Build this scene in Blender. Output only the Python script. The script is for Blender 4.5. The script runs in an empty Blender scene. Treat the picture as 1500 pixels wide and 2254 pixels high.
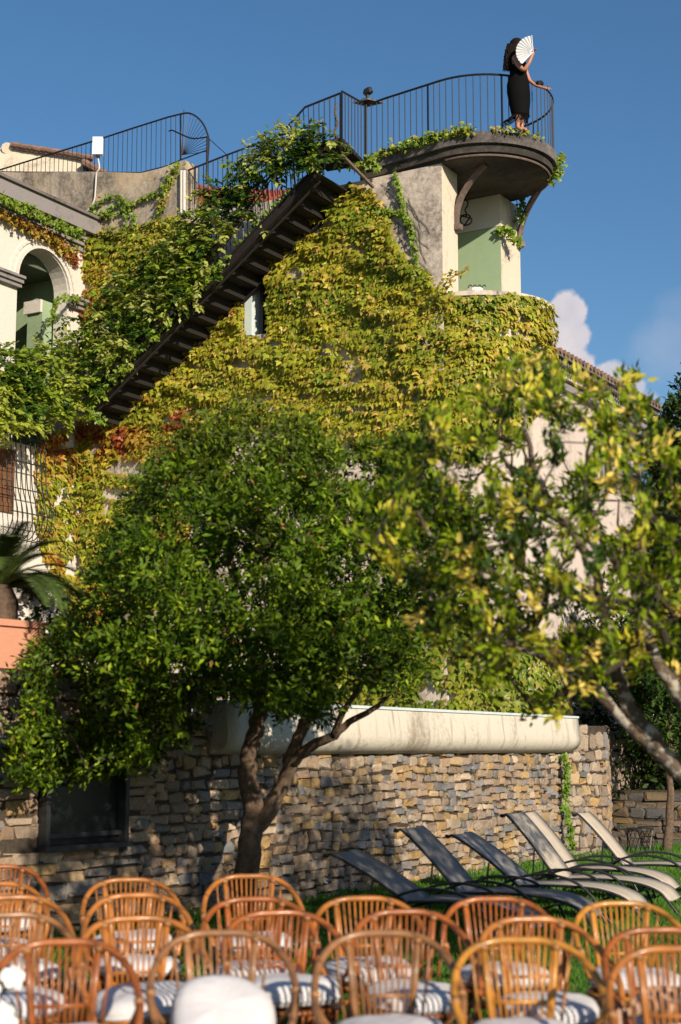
import bpy, math, random
import numpy as np
from mathutils import Vector, Matrix
random.seed(7); rng = np.random.default_rng(7)
SC = bpy.context.scene; COL = SC.collection
R = math.radians

# ------------------------------------------------------------------ camera
FPX, PITCH, CAMZ = 3400.0, R(8.71), 1.63
cd = bpy.data.cameras.new('camera'); cam = bpy.data.objects.new('camera', cd); COL.objects.link(cam)
cam.location = (0, 0, CAMZ); cam.rotation_euler = (R(90) + PITCH, 0, 0)
cd.sensor_fit = 'VERTICAL'; cd.sensor_height = 36; cd.sensor_width = 24; cd.lens = FPX / 2254 * 36
cd.clip_start = 0.1; cd.clip_end = 3000
cd.dof.use_dof = True; cd.dof.focus_distance = 25.5; cd.dof.aperture_fstop = 2.1
SC.camera = cam
# ------------------------------------------------------------------ world and sun
SUN_AZ, SUN_EL = R(29), R(22)           # azimuth measured from -Y (behind the camera) towards +X
to_sun = Vector((math.sin(SUN_AZ) * math.cos(SUN_EL), -math.cos(SUN_AZ) * math.cos(SUN_EL), math.sin(SUN_EL)))
sl = bpy.data.lights.new('sun', 'SUN'); sl.energy = 5.0; sl.angle = R(0.6); sl.color = (1, 0.86, 0.66)
so = bpy.data.objects.new('sun', sl); COL.objects.link(so); so.rotation_euler = to_sun.to_track_quat('Z', 'Y').to_euler()
W = bpy.data.worlds.new('World'); SC.world = W; W.use_nodes = True
SC.view_settings.view_transform = 'Standard'; SC.view_settings.look = 'None'
SC.view_settings.exposure = 0.33; SC.view_settings.gamma = 1; SC.view_settings.use_curve_mapping = False

def ray(px, py):
    u = (px - 750) / FPX; v = (1127 - py) / FPX
    return Vector((u, math.cos(PITCH) - v * math.sin(PITCH), math.sin(PITCH) + v * math.cos(PITCH)))
def at(px, py, Y):
    d = ray(px, py); t = Y / d.y
    return Vector((d.x * t, Y, CAMZ + d.z * t))
def atz(px, py, z):
    d = ray(px, py); t = (z - CAMZ) / d.z
    return Vector((d.x * t, d.y * t, z))
def toP(p):
    dx, dy, dz = p[0], p[1], p[2] - CAMZ
    dep = dy * math.cos(PITCH) + dz * math.sin(PITCH); up = dz * math.cos(PITCH) - dy * math.sin(PITCH)
    return 750 + FPX * dx / dep, 1127 - FPX * up / dep

def world_nodes():
    nt = W.node_tree; N = nt.nodes; L = nt.links; N.clear()
    out = N.new('ShaderNodeOutputWorld'); bg = N.new('ShaderNodeBackground'); L.new(bg.outputs[0], out.inputs[0])
    sky = N.new('ShaderNodeTexSky'); sky.sky_type = 'NISHITA'; sky.sun_disc = False
    sky.sun_elevation = SUN_EL; sky.sun_rotation = R(180) - SUN_AZ; sky.altitude = 0; sky.air_density = 1.0
    sky.dust_density = 0.3; sky.ozone_density = 2.5
    bg.inputs[1].default_value = 0.087
    tc = N.new('ShaderNodeTexCoord')
    no = N.new('ShaderNodeTexNoise'); no.inputs['Scale'].default_value = 26; no.inputs['Detail'].default_value = 7; no.inputs['Roughness'].default_value = .55
    L.new(tc.outputs['Generated'], no.inputs['Vector'])
    hs = N.new('ShaderNodeHueSaturation'); hs.inputs['Saturation'].default_value = 1.2
    L.new(sky.outputs[0], hs.inputs['Color'])
    col = hs.outputs[0]
    def math_(op, a, b=None, c=None):
        m = N.new('ShaderNodeMath'); m.operation = op
        for i, x in enumerate((a, b, c)):
            if x is None: continue
            if isinstance(x, (int, float)): m.inputs[i].default_value = x
            else: L.new(x, m.inputs[i])
        return m.outputs[0]
    mask = None
    blobs = [(1254, 695, 40, 1), (1262, 745, 46, 1), (1262, 800, 52, 1), (1250, 860, 60, 1), (1338, 838, 44, .85), (1375, 855, 48, .8), (1420, 905, 50, .7), (1470, 770, 75, .22), (1500, 700, 60, .12), (1610, 850, 90, .8), (1650, 780, 60, .8)]
    for (px, py, r, a) in blobs:
        d = ray(px, py).normalized()
        vm = N.new('ShaderNodeVectorMath'); vm.operation = 'DISTANCE'; L.new(tc.outputs['Generated'], vm.inputs[0]); vm.inputs[1].default_value = d
        q = math_('DIVIDE', vm.outputs['Value'], r / FPX)
        q = math_('ADD', q, math_('MULTIPLY', math_('SUBTRACT', no.outputs['Fac'], .5), 2.0))
        mr = N.new('ShaderNodeMapRange'); mr.interpolation_type = 'SMOOTHSTEP'; L.new(q, mr.inputs[0])
        mr.inputs[1].default_value = 1.12; mr.inputs[2].default_value = .82; mr.inputs[3].default_value = 0; mr.inputs[4].default_value = a
        if a < .5: mr.inputs[1].default_value = 1.4; mr.inputs[2].default_value = .3
        mask = mr.outputs[0] if mask is None else math_('MAXIMUM', mask, mr.outputs[0])
    # scattered low cloud all round the horizon, the same kind as the bank in view
    sx = N.new('ShaderNodeSeparateXYZ'); L.new(tc.outputs['Generated'], sx.inputs[0])
    n2 = N.new('ShaderNodeTexNoise'); n2.inputs['Scale'].default_value = 6; n2.inputs['Detail'].default_value = 6; L.new(tc.outputs['Generated'], n2.inputs['Vector'])
    m2 = N.new('ShaderNodeMapRange'); L.new(n2.outputs['Fac'], m2.inputs[0]); m2.inputs[1].default_value = .56; m2.inputs[2].default_value = .66
    m3 = N.new('ShaderNodeMapRange'); L.new(sx.outputs['Z'], m3.inputs[0]); m3.inputs[1].default_value = .19; m3.inputs[2].default_value = .13; m3.inputs[4].default_value = .6
    mask = math_('MAXIMUM', mask, math_('MULTIPLY', m2.outputs[0], m3.outputs[0]))
    mix = N.new('ShaderNodeMix'); mix.data_type = 'RGBA'; L.new(mask, mix.inputs['Factor']); L.new(col, mix.inputs['A'])
    n3 = N.new('ShaderNodeTexNoise'); n3.inputs['Scale'].default_value = 40; n3.inputs['Detail'].default_value = 5; L.new(tc.outputs['Generated'], n3.inputs['Vector'])
    cr = N.new('ShaderNodeValToRGB'); L.new(n3.outputs['Fac'], cr.inputs[0])
    cr.color_ramp.elements[0].position = .3; cr.color_ramp.elements[0].color = (5.0, 5.0, 5.8, 1)
    cr.color_ramp.elements[1].position = .7; cr.color_ramp.elements[1].color = (7.2, 6.6, 6.7, 1)
    L.new(cr.outputs[0], mix.inputs['B']); L.new(mix.outputs['Result'], bg.inputs[0])
world_nodes()

# ------------------------------------------------------------------ materials
MATS = {}
def new_mat(name):
    m = bpy.data.materials.new(name); m.use_nodes = True; m.node_tree.nodes.clear(); MATS[name] = m
    nt = m.node_tree; out = nt.nodes.new('ShaderNodeOutputMaterial'); b = nt.nodes.new('ShaderNodeBsdfPrincipled')
    nt.links.new(b.outputs[0], out.inputs[0]); return m, nt, b, out
def noise(nt, scale, detail=5, rough=.6, vec=None, dist=0):
    n = nt.nodes.new('ShaderNodeTexNoise'); n.inputs['Scale'].default_value = scale; n.inputs['Detail'].default_value = detail
    n.inputs['Roughness'].default_value = rough; n.inputs['Distortion'].default_value = dist
    if vec is None:
        g = nt.nodes.new('ShaderNodeNewGeometry'); vec = g.outputs['Position']
    nt.links.new(vec, n.inputs['Vector']); return n.outputs['Fac']
def ramp(nt, fac, stops):
    r = nt.nodes.new('ShaderNodeValToRGB'); nt.links.new(fac, r.inputs[0]); e = r.color_ramp.elements
    while len(e) < len(stops): e.new(.5)
    for i, (p, c) in enumerate(stops): e[i].position = p; e[i].color = (*c, 1) if len(c) == 3 else c
    return r.outputs[0]
def mixc(nt, fac, a, b, mode='MIX'):
    m = nt.nodes.new('ShaderNodeMix'); m.data_type = 'RGBA'; m.blend_type = mode
    for key, x in (('Factor', fac), ('A', a), ('B', b)):
        if isinstance(x, (int, float)): m.inputs[key].default_value = x
        elif isinstance(x, tuple): m.inputs[key].default_value = (*x, 1)
        else: nt.links.new(x, m.inputs[key])
    return m.outputs['Result']
def bump(nt, b, h, s=.4, d=.02):
    n = nt.nodes.new('ShaderNodeBump'); n.inputs['Strength'].default_value = s; n.inputs['Distance'].default_value = d
    nt.links.new(h, n.inputs['Height']); nt.links.new(n.outputs[0], b.inputs['Normal'])
def scaled(nt, sx, sy, sz):
    g = nt.nodes.new('ShaderNodeNewGeometry'); m = nt.nodes.new('ShaderNodeMapping'); m.inputs['Scale'].default_value = (sx, sy, sz)
    nt.links.new(g.outputs['Position'], m.inputs[0]); return m.outputs[0]
def simple(name, c, rough=.6, metal=0, var=.25, scale=8, bs=.2, coat=0, bd=.01):
    m, nt, b, o = new_mat(name)
    f = noise(nt, scale)
    d = tuple(x * (1 - var) for x in c); l = tuple(min(1, x * (1 + var)) for x in c)
    nt.links.new(ramp(nt, f, [(.3, d), (.7, l)]), b.inputs['Base Color'])
    b.inputs['Roughness'].default_value = rough; b.inputs['Metallic'].default_value = metal; b.inputs['Coat Weight'].default_value = coat
    if bs: bump(nt, b, noise(nt, scale * 5), bs, bd)
    return m
def plaster(name, base, grime, amount, streak=.0, warm=None):
    m, nt, b, o = new_mat(name)
    f = noise(nt, .9, 8, .68, dist=.6); f2 = noise(nt, 14, 6, .75)
    mul = nt.nodes.new('ShaderNodeMath'); mul.operation = 'MULTIPLY_ADD'; nt.links.new(f2, mul.inputs[0]); mul.inputs[1].default_value = .45; nt.links.new(f, mul.inputs[2])
    g = ramp(nt, mul.outputs[0], [(.84 - amount * .4, (0, 0, 0)), (1.0 - amount * .3, (1, 1, 1))])
    c = mixc(nt, g, base, grime)
    if warm: c = mixc(nt, ramp(nt, noise(nt, 1.7, 5, .6), [(.48, (0, 0, 0)), (.66, (.8, .8, .8))]), c, warm)
    if streak:
        s = noise(nt, 1, 4, .6, scaled(nt, 9, 9, .45))
        c = mixc(nt, ramp(nt, s, [(.56, (0, 0, 0)), (.72, (streak,) * 3)]), c, grime)
    c = mixc(nt, .35, c, ramp(nt, noise(nt, 55, 3), [(.2, (.55,) * 3), (.8, (1, 1, 1))]), 'MULTIPLY')
    nt.links.new(c, b.inputs['Base Color']); b.inputs['Roughness'].default_value = .93
    bump(nt, b, f2, .5, .02); return m
def leaf_mat(name, trans=.35, rough=.42, spec=.4):
    m, nt, b, o = new_mat(name)
    a = nt.nodes.new('ShaderNodeAttribute'); a.attribute_name = 'Col'
    nt.links.new(a.outputs['Color'], b.inputs['Base Color']); b.inputs['Roughness'].default_value = rough
    b.inputs['Specular IOR Level'].default_value = spec
    t = nt.nodes.new('ShaderNodeBsdfTranslucent'); nt.links.new(mixc(nt, 1.0, a.outputs['Color'], (1.0, 1.0, .45), 'MULTIPLY'), t.inputs['Color'])
    mx = nt.nodes.new('ShaderNodeMixShader'); mx.inputs[0].default_value = trans
    nt.links.new(b.outputs[0], mx.inputs[1]); nt.links.new(t.outputs[0], mx.inputs[2]); nt.links.new(mx.outputs[0], o.inputs[0]); return m
def attr_mat(name, rough=.85, sc=30, bs=.6):
    m, nt, b, o = new_mat(name)
    a = nt.nodes.new('ShaderNodeAttribute'); a.attribute_name = 'Col'
    f = noise(nt, sc, 6, .7)
    c = mixc(nt, .75, a.outputs['Color'], ramp(nt, f, [(.25, (.45, .42, .4)), (.7, (1.15, 1.15, 1.15))]), 'MULTIPLY')
    nt.links.new(c, b.inputs['Base Color']); b.inputs['Roughness'].default_value = rough; bump(nt, b, f, bs, .02); return m

LEAF = leaf_mat('ivy_leaf', .3); LEAFC = leaf_mat('citrus_leaf', .32, .5, .2); LEAFW = leaf_mat('wisteria_leaf', .4)
STONE = attr_mat('stone')
PL_GREY = plaster('plaster_weathered', (.66, .565, .49), (.17, .145, .13), .36, .5)
PL_PINK = plaster('plaster_pinkish', (.60, .51, .46), (.26, .22, .20), .2, .2)
PL_CREAM = plaster('plaster_cream', (.66, .58, .47), (.33, .28, .23), .18, .25)
PL_WHITE = plaster('plaster_white', (.66, .62, .575), (.50, .45, .40), .08)
PL_TOP = plaster('plaster_stained', (.50, .42, .34), (.13, .11, .09), .5, .55, (.55, .42, .27))
PL_BAND = plaster('plaster_parapet', (.63, .58, .50), (.33, .28, .22), .28, .85)
PL_GREEN = plaster('plaster_green', (.30, .40, .25), (.22, .31, .19), .1)
PL_GREEN_SHADE = plaster('plaster_green_shade', (.10, .13, .085), (.07, .09, .06), .1)  # the green plaster darkened, loggia gloom put into the colour
PL_TERRA = plaster('plaster_terracotta', (.62, .29, .19), (.45, .22, .15), .15)
GREYSTONE = plaster('cornice_grey', (.25, .23, .235), (.12, .11, .11), .2)
IRON = simple('dark_iron', (.016, .016, .02), .5, .3, .3, 20, .1)
RUST = simple('rusty_iron', (.011, .008, .007), .85, .2, .5, 12, .3)
BRACK = simple('bracket_iron', (.15, .11, .095), .7, .1, .3, 14, .2)
STAIR_SHADE = simple('stair_shade_iron', (.008, .006, .005), .9, 0, .3, 14, .2)  # near-black tone paints the shade under the stairs
NOSE = simple('nosing_iron', (.06, .045, .04), .7, .1, .3, 14, .2)  # lighter iron tone along the tread edges
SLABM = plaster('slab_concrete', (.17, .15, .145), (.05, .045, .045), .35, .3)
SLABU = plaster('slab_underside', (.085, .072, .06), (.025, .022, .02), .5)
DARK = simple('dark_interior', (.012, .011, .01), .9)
PALEBLUE = simple('pale_frame', (.55, .64, .66), .5, 0, .08)
WHITEP = simple('white_plastic', (.82, .83, .84), .4, 0, .03)
WOODD = simple('shutter_wood', (.13, .06, .03), .6, 0, .35, 10)
TILE = simple('roof_tile', (.20, .12, .09), .85, 0, .4, 6, .5)
GREYSH = simple('grey_shutter', (.25, .24, .24), .6, 0, .1)
GLASS = simple('dark_glass', (.006, .007, .009), .25, 0, .1, 2, 0)
FRAMEB = simple('dark_frame', (.026, .027, .030), .4, .2, .2)
BARK = simple('bark', (.17, .115, .08), .95, 0, .45, 22, 1.0, 0, .03)
TWIG = simple('twig_bark', (.06, .042, .03), .9, 0, .3, 20, .3)
def lichen_bark():
    m, nt, b, o = new_mat('lichen_bark')
    c = ramp(nt, noise(nt, 14, 6), [(.3, (.05, .035, .025)), (.7, (.13, .095, .07))])
    c = mixc(nt, ramp(nt, noise(nt, 17, 5, .6), [(.5, (0, 0, 0)), (.57, (1, 1, 1))]), c, (.36, .33, .29))
    c = mixc(nt, ramp(nt, noise(nt, 6, 5, .7), [(.6, (0, 0, 0)), (.66, (1, 1, 1))]), c, (.34, .22, .04))
    nt.links.new(c, b.inputs['Base Color']); b.inputs['Roughness'].default_value = .95; bump(nt, b, noise(nt, 40), .8, .02); return m
BARKL = lichen_bark()
def ground_mat():
    m, nt, b, o = new_mat('lawn')
    c = ramp(nt, noise(nt, 3.5, 8, .7), [(.3, (.018, .032, .008)), (.55, (.035, .065, .012)), (.8, (.07, .07, .03))])
    nt.links.new(c, b.inputs['Base Color']); b.inputs['Roughness'].default_value = 1; bump(nt, b, noise(nt, 40), 1, .03); return m
LAWN = ground_mat()
SOIL = simple('wall_joint_soil', (.05, .038, .028), 1, 0, .4, 20, .6)
TERR = simple('terrace_paving', (.25, .2, .16), .9)
def fabric(name, c, var=.1):
    m, nt, b, o = new_mat(name)
    f = noise(nt, 9, 6, .7); nt.links.new(ramp(nt, f, [(.3, tuple(x * (1 - var * 2) for x in c)), (.7, tuple(min(1, x * (1 + var)) for x in c))]), b.inputs['Base Color'])
    b.inputs['Roughness'].default_value = .85; bump(nt, b, noise(nt, 160, 2), .35, .004) if var != .03 else bump(nt, b, noise(nt, 7, 2, .45, None, 1.0), .3, .03); return m
SL_DARK = fabric('sling_dark_grey', (.20, .19, .19)); SL_BEIGE = fabric('sling_beige', (.50, .43, .35), .06); SL_MID = fabric('sling_grey', (.27, .255, .25))
CUSH = fabric('cushion_white', (.62, .61, .64), .03)
def rattan(name, c):
    m, nt, b, o = new_mat(name)
    ob = nt.nodes.new('ShaderNodeObjectInfo')
    f = noise(nt, 7, 6, .7)
    col = ramp(nt, f, [(.3, tuple(x * .45 for x in c)), (.6, c), (.8, tuple(min(1, x * 1.35) for x in c))])
    # bamboo nodes: darker rings
    w = nt.nodes.new('ShaderNodeTexWave'); w.inputs['Scale'].default_value = 2.2; w.inputs['Distortion'].default_value = 3; w.inputs['Detail'].default_value = 2
    w.bands_direction = 'DIAGONAL'
    tc = nt.nodes.new('ShaderNodeTexCoord'); nt.links.new(tc.outputs['Object'], w.inputs[0])
    col = mixc(nt, ramp(nt, w.outputs['Fac'], [(.0, (.7,) * 3), (.05, (0, 0, 0))]), col, tuple(x * .25 for x in c))
    nt.links.new(col, b.inputs['Base Color']); b.inputs['Roughness'].default_value = .4; b.inputs['Coat Weight'].default_value = .2; b.inputs['Coat Roughness'].default_value = .15
    bump(nt, b, noise(nt, 60, 3), .15, .005); return m
RAT = [rattan('rattan_honey', (.43, .155, .028)), rattan('rattan_redbrown', (.33, .095, .018)), rattan('rattan_pale', (.30, .14, .055)), rattan('rattan_golden', (.52, .225, .03))]
BIND = simple('rattan_binding', (.30, .14, .05), .5)
SKIN = simple('skin', (.42, .19, .12), .5, 0, .06, 5, .05); HAIR = simple('hair', (.008, .005, .004), .85, 0, .4, 30, .0); HAIR.node_tree.nodes['Principled BSDF'].inputs['Specular IOR Level'].default_value = .15
DRESS = fabric('black_dress', (.004, .004, .005)); DRESS.node_tree.nodes['Principled BSDF'].inputs['Specular IOR Level'].default_value = .1; FANM = simple('white_paper', (.62, .63, .67), .6, 0, .02)
PETAL = simple('petal', (.82, .8, .82), .5, 0, .04); TANM = fabric('tan_fabric', (.55, .34, .24)); PEARL = simple('pearl', (.8, .76, .7), .2)

# ------------------------------------------------------------------ helpers
def tag(o, label=None, cat=None, group=None, kind=None):
    if label: o['label'] = label
    if cat: o['category'] = cat
    if group: o['group'] = group
    if kind: o['kind'] = kind
    return o
def empty(name, loc, label, cat, group=None, rz=0):
    o = bpy.data.objects.new(name, None); COL.objects.link(o); o.location = loc; o.rotation_euler = (0, 0, rz); o.empty_display_size = .2
    return tag(o, label, cat, group)
def attach(o, parent):                      # geometry is in world coordinates, parent has no rotation
    if parent is not None:
        o.parent = parent
        loc = Vector((0, 0, 0)); p = parent
        while p is not None: loc += p.location; p = p.parent
        o.location = -loc
    return o
class MB:
    def __init__(s): s.v = []; s.f = []; s.c = []
    def add(s, vs, fs, col=None):
        n = len(s.v); s.v += [tuple(x) for x in vs]; s.f += [tuple(i + n for i in f) for f in fs]
        if col is not None: s.c += [col] * len(vs)
        return s
    def prism(s, base, top, close=True):
        n = len(base); fs = [(i, (i + 1) % n, n + (i + 1) % n, n + i) for i in range(n)]
        fs += [tuple(range(n - 1, -1, -1)), tuple(range(n, 2 * n))]
        return s.add(list(base) + list(top), fs)
    def ext(s, poly, z0, z1): return s.prism([(p[0], p[1], z0) for p in poly], [(p[0], p[1], z1) for p in poly])
    def box(s, c, d, ax=(1, 0), up=None):
        ax = Vector((ax[0], ax[1], 0)).normalized(); ay = Vector((-ax.y, ax.x, 0)); az = Vector((0, 0, 1)); c = Vector(c)
        P = lambda a, b, e: c + ax * a * d[0] / 2 + ay * b * d[1] / 2 + az * e * d[2] / 2
        return s.prism([P(-1, -1, -1), P(1, -1, -1), P(1, 1, -1), P(-1, 1, -1)], [P(-1, -1, 1), P(1, -1, 1), P(1, 1, 1), P(-1, 1, 1)])
    def beam(s, a, b, w, h, side=None):      # rectangular bar from a to b
        a = Vector(a); b = Vector(b); d = (b - a).normalized()
        sd = Vector(side) if side is not None else d.cross(Vector((0, 0, 1)))
        if sd.length < 1e-4: sd = Vector((1, 0, 0))
        sd = (sd - d * sd.dot(d)).normalized(); u = sd.cross(d)
        P = lambda q, i, j: q + sd * w / 2 * i + u * h / 2 * j
        return s.prism([P(a, -1, -1), P(a, 1, -1), P(a, 1, 1), P(a, -1, 1)], [P(b, -1, -1), P(b, 1, -1), P(b, 1, 1), P(b, -1, 1)])
    def tube(s, pts, r, n=6, cap=True):
        pts = [Vector(p) for p in pts]; m = len(pts)
        rs = r if isinstance(r, (list, tuple)) else [r] * m
        prev = None; rings = []
        for i, p in enumerate(pts):
            t = (pts[min(i + 1, m - 1)] - pts[max(i - 1, 0)])
            t = t.normalized() if t.length > 1e-9 else Vector((0, 0, 1))
            if prev is None:
                a = t.cross(Vector((0, 0, 1)));
                if a.length < .05: a = t.cross(Vector((1, 0, 0)))
            else: a = prev - t * prev.dot(t)
            a.normalize(); prev = a; b = t.cross(a)
            rings += [p + (a * math.cos(2 * math.pi * k / n) + b * math.sin(2 * math.pi * k / n)) * rs[i] for k in range(n)]
        fs = [(i * n + k, i * n + (k + 1) % n, (i + 1) * n + (k + 1) % n, (i + 1) * n + k) for i in range(m - 1) for k in range(n)]
        if cap: fs += [tuple(range(n - 1, -1, -1)), tuple(range((m - 1) * n, m * n))]
        return s.add(rings, fs)
    def build(s, name, mat, parent=None, smooth=False, local=False, kind=None):
        me = bpy.data.meshes.new(name); me.from_pydata(s.v, [], s.f); me.materials.append(mat)
        if s.c and len(s.c) == len(s.v):
            a = me.color_attributes.new('Col', 'FLOAT_COLOR', 'POINT'); a.data.foreach_set('color', np.array([(*c, 1) for c in s.c], 'f').ravel())
        if smooth: me.shade_smooth()
        o = bpy.data.objects.new(name, me); COL.objects.link(o)
        if parent is not None:
            if local: o.parent = parent
            else: attach(o, parent)
        if kind: o['kind'] = kind
        return o
def spline(pts, k=6):
    P = [Vector(p) for p in pts]; P = [P[0] * 2 - P[1]] + P + [P[-1] * 2 - P[-2]]; out = []
    for i in range(1, len(P) - 2):
        a, b, c, d = P[i - 1:i + 3]
        for j in range(k):
            t = j / k
            out.append(.5 * ((2 * b) + (c - a) * t + (2 * a - 5 * b + 4 * c - d) * t * t + (3 * b - a - 3 * c + d) * t ** 3))
    out.append(P[-2]); return out
def arr_mesh(name, V, F, C, mat, smooth=False):
    me = bpy.data.meshes.new(name); nv = len(V); nf = len(F); k = F.shape[1]
    me.vertices.add(nv); me.vertices.foreach_set('co', V.astype('f').ravel())
    me.loops.add(nf * k); me.loops.foreach_set('vertex_index', F.astype('i').ravel())
    me.polygons.add(nf); me.polygons.foreach_set('loop_start', np.arange(0, nf * k, k, dtype='i')); 
    me.update(calc_edges=True)
    a = me.color_attributes.new('Col', 'FLOAT_COLOR', 'POINT'); C4 = np.ones((nv, 4), 'f'); C4[:, :3] = C; a.data.foreach_set('color', C4.ravel())
    me.materials.append(mat)
    if smooth: me.shade_smooth()
    return me
IVY_T = (np.array([(0, .3, .10), (0, 0, 0), (-.30, -.10, 0), (-.56, .30, -.06), (-.27, .40, 0), (0, 1, -.10), (.27, .40, 0), (.56, .30, -.06), (.30, -.10, 0)]),
         np.array([(0, i, i % 8 + 1) for i in range(1, 9)]))
CIT_T = (np.array([(0, 0, 0), (-.21, .42, .05), (0, .45, -.04), (.21, .42, .05), (0, 1, .0)]), np.array([(0, 2, 1), (0, 3, 2), (1, 2, 4), (2, 3, 4)]))
def unit(a): return a / np.maximum(np.linalg.norm(a, axis=1, keepdims=True), 1e-9)
def leaves(root, tmpl, pos, ydir, nrm, size, col, mat, mass='foliage', single='leaf', n_single=300):
    """pos/ydir/nrm (N,3): leaf base, direction base->tip, face normal; the n_single largest in view become objects of their own."""
    ydir = unit(ydir); nrm = unit(nrm - ydir * (nrm * ydir).sum(1, keepdims=True)); xd = np.cross(ydir, nrm)
    N = len(pos)
    dep = np.maximum(pos[:, 1], 1); px = 750 + FPX * pos[:, 0] / dep; vis = (px > 0) & (px < 1500)
    vis &= (1648 - FPX * (pos[:, 2] - CAMZ) / dep < 2200)
    score = size / dep * (np.abs((nrm * np.array([0, -1, 0])).sum(1)) + .2) * vis * rng.uniform(.8, 1.2, N)
    if n_single: score *= 1.0
    idx = np.argsort(-score); single_i = idx[:n_single] if n_single else idx[:0]; rest = idx[len(single_i):]
    T, F = tmpl
    def mk(ii):
        s = size[ii][:, None, None]
        V = pos[ii][:, None] + s * (T[None, :, 0:1] * xd[ii][:, None] + T[None, :, 1:2] * ydir[ii][:, None] + T[None, :, 2:3] * nrm[ii][:, None])
        Fi = F[None] + (np.arange(len(ii)) * len(T))[:, None, None]
        return V.reshape(-1, 3), Fi.reshape(-1, F.shape[1]), np.repeat(col[ii], len(T), 0)
    if len(rest):
        V, Fi, C = mk(rest); me = arr_mesh(mass, V, Fi, C, mat); o = bpy.data.objects.new(mass, me); COL.objects.link(o); attach(o, root); o['kind'] = 'stuff'
    if len(single_i):
        K = 10; base = []
        cs = col[single_i]; order = np.argsort(cs[:, 0] * 3 + cs[:, 1]); grp = np.array_split(order, K)
        loc = -Vector(root.location)
        for g in grp:
            if not len(g): continue
            c = cs[g].mean(0); me = arr_mesh(single, T, F, np.repeat(c[None], len(T), 0), mat)
            for j in g:
                i = single_i[j]; s = float(size[i]); x, y, z = xd[i] * s, ydir[i] * s, nrm[i] * s; p = pos[i]
                o = bpy.data.objects.new(single, me); COL.objects.link(o); o.parent = root
                o.matrix_basis = Matrix(((x[0], y[0], z[0], p[0] + loc.x), (x[1], y[1], z[1], p[1] + loc.y), (x[2], y[2], z[2], p[2] + loc.z), (0, 0, 0, 1)))
def inpoly(P, x, y):
    x = np.asarray(x, float); y = np.asarray(y, float); ins = np.zeros(x.shape, bool); n = len(P)
    for i in range(n):
        x1, y1 = P[i]; x2, y2 = P[(i + 1) % n]
        if y1 == y2: continue
        c = ((y1 > y) != (y2 > y)) & (x < (x2 - x1) * (y - y1) / (y2 - y1) + x1); ins ^= c
    return ins
def sample_poly(P, n):
    a = np.array(P, float); lo = a.min(0); hi = a.max(0); out = np.zeros((0, 2))
    while len(out) < n:
        q = rng.uniform(lo, hi, (n * 2, 2)); q = q[inpoly(P, q[:, 0], q[:, 1])]; out = np.vstack([out, q])
    return out[:n]
_g = rng.random((64, 64)); 
def vnoise(x, y, sc):
    x = np.asarray(x) / sc; y = np.asarray(y) / sc; xi = np.floor(x).astype(int); yi = np.floor(y).astype(int); fx = x - xi; fy = y - yi
    fx = fx * fx * (3 - 2 * fx); fy = fy * fy * (3 - 2 * fy); G = lambda i, j: _g[i % 64, j % 64]
    return (G(xi, yi) * (1 - fx) + G(xi + 1, yi) * fx) * (1 - fy) + (G(xi, yi + 1) * (1 - fx) + G(xi + 1, yi + 1) * fx) * fy
def rays(px, py):
    u = (px - 750) / FPX; v = (1127 - py) / FPX
    return np.stack([u, math.cos(PITCH) - v * math.sin(PITCH), math.sin(PITCH) + v * math.cos(PITCH)], 1)

# ------------------------------------------------------------------ building frame
O2 = Vector((1.74, 25.4)); D1 = Vector((.514, .858)).normalized(); DL = Vector((-D1.y, D1.x)); NF = -D1; NR = Vector((D1.y, -D1.x))
def F(w, z, out=0):
    p = O2 + DL * w + NF * out; return Vector((p.x, p.y, z))
def T_(s, z, w=0):                                   # tower: s along D1, w inwards along DL
    p = O2 + D1 * s + DL * w; return Vector((p.x, p.y, z))
def onplane(px, py, p0, n):
    d = ray(px, py); n3 = Vector((n.x, n.y, 0)); t = (Vector((p0.x, p0.y, 0))).dot(n3) / d.dot(n3)
    return Vector((d.x * t, d.y * t, CAMZ + d.z * t))
def pF(px, py, out=0): return onplane(px, py, O2 + NF * out, NF)
def wz(px, py, out=0):
    p = pF(px, py, out); return ((p.xy - O2).dot(DL), p.z)
G2 = O2 + DL * 7.9
def Wg(s, z, out=0):
    p = G2 - D1 * s + NR * out; return Vector((p.x, p.y, z))
def pW(px, py, out=0): return onplane(px, py, G2 + NR * out, NR)
def sz(px, py, out=0):
    p = pW(px, py, out); return ((G2 - p.xy).dot(D1), p.z)
TC = Vector((2.42, 26.65)); TR = 1.33                # turret centre, radius
PC = Vector((2.5, 26.3)); PR = 1.35                  # round platform

# ------------------------------------------------------------------ ground
g = MB(); 
gx = [-900, -60, -12, -6, 0, 6, 12, 60, 900]; gy = [-900, -30, 0, 6, 12, 18, 24, 30, 60, 900]
vs = [(x, y, 0) for y in gy for x in gx]; nx = len(gx)
g.add(vs, [(j * nx + i, j * nx + i + 1, (j + 1) * nx + i + 1, (j + 1) * nx + i) for j in range(len(gy) - 1) for i in range(nx - 1)])
tag(g.build('ground', LAWN), kind='structure')

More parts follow.
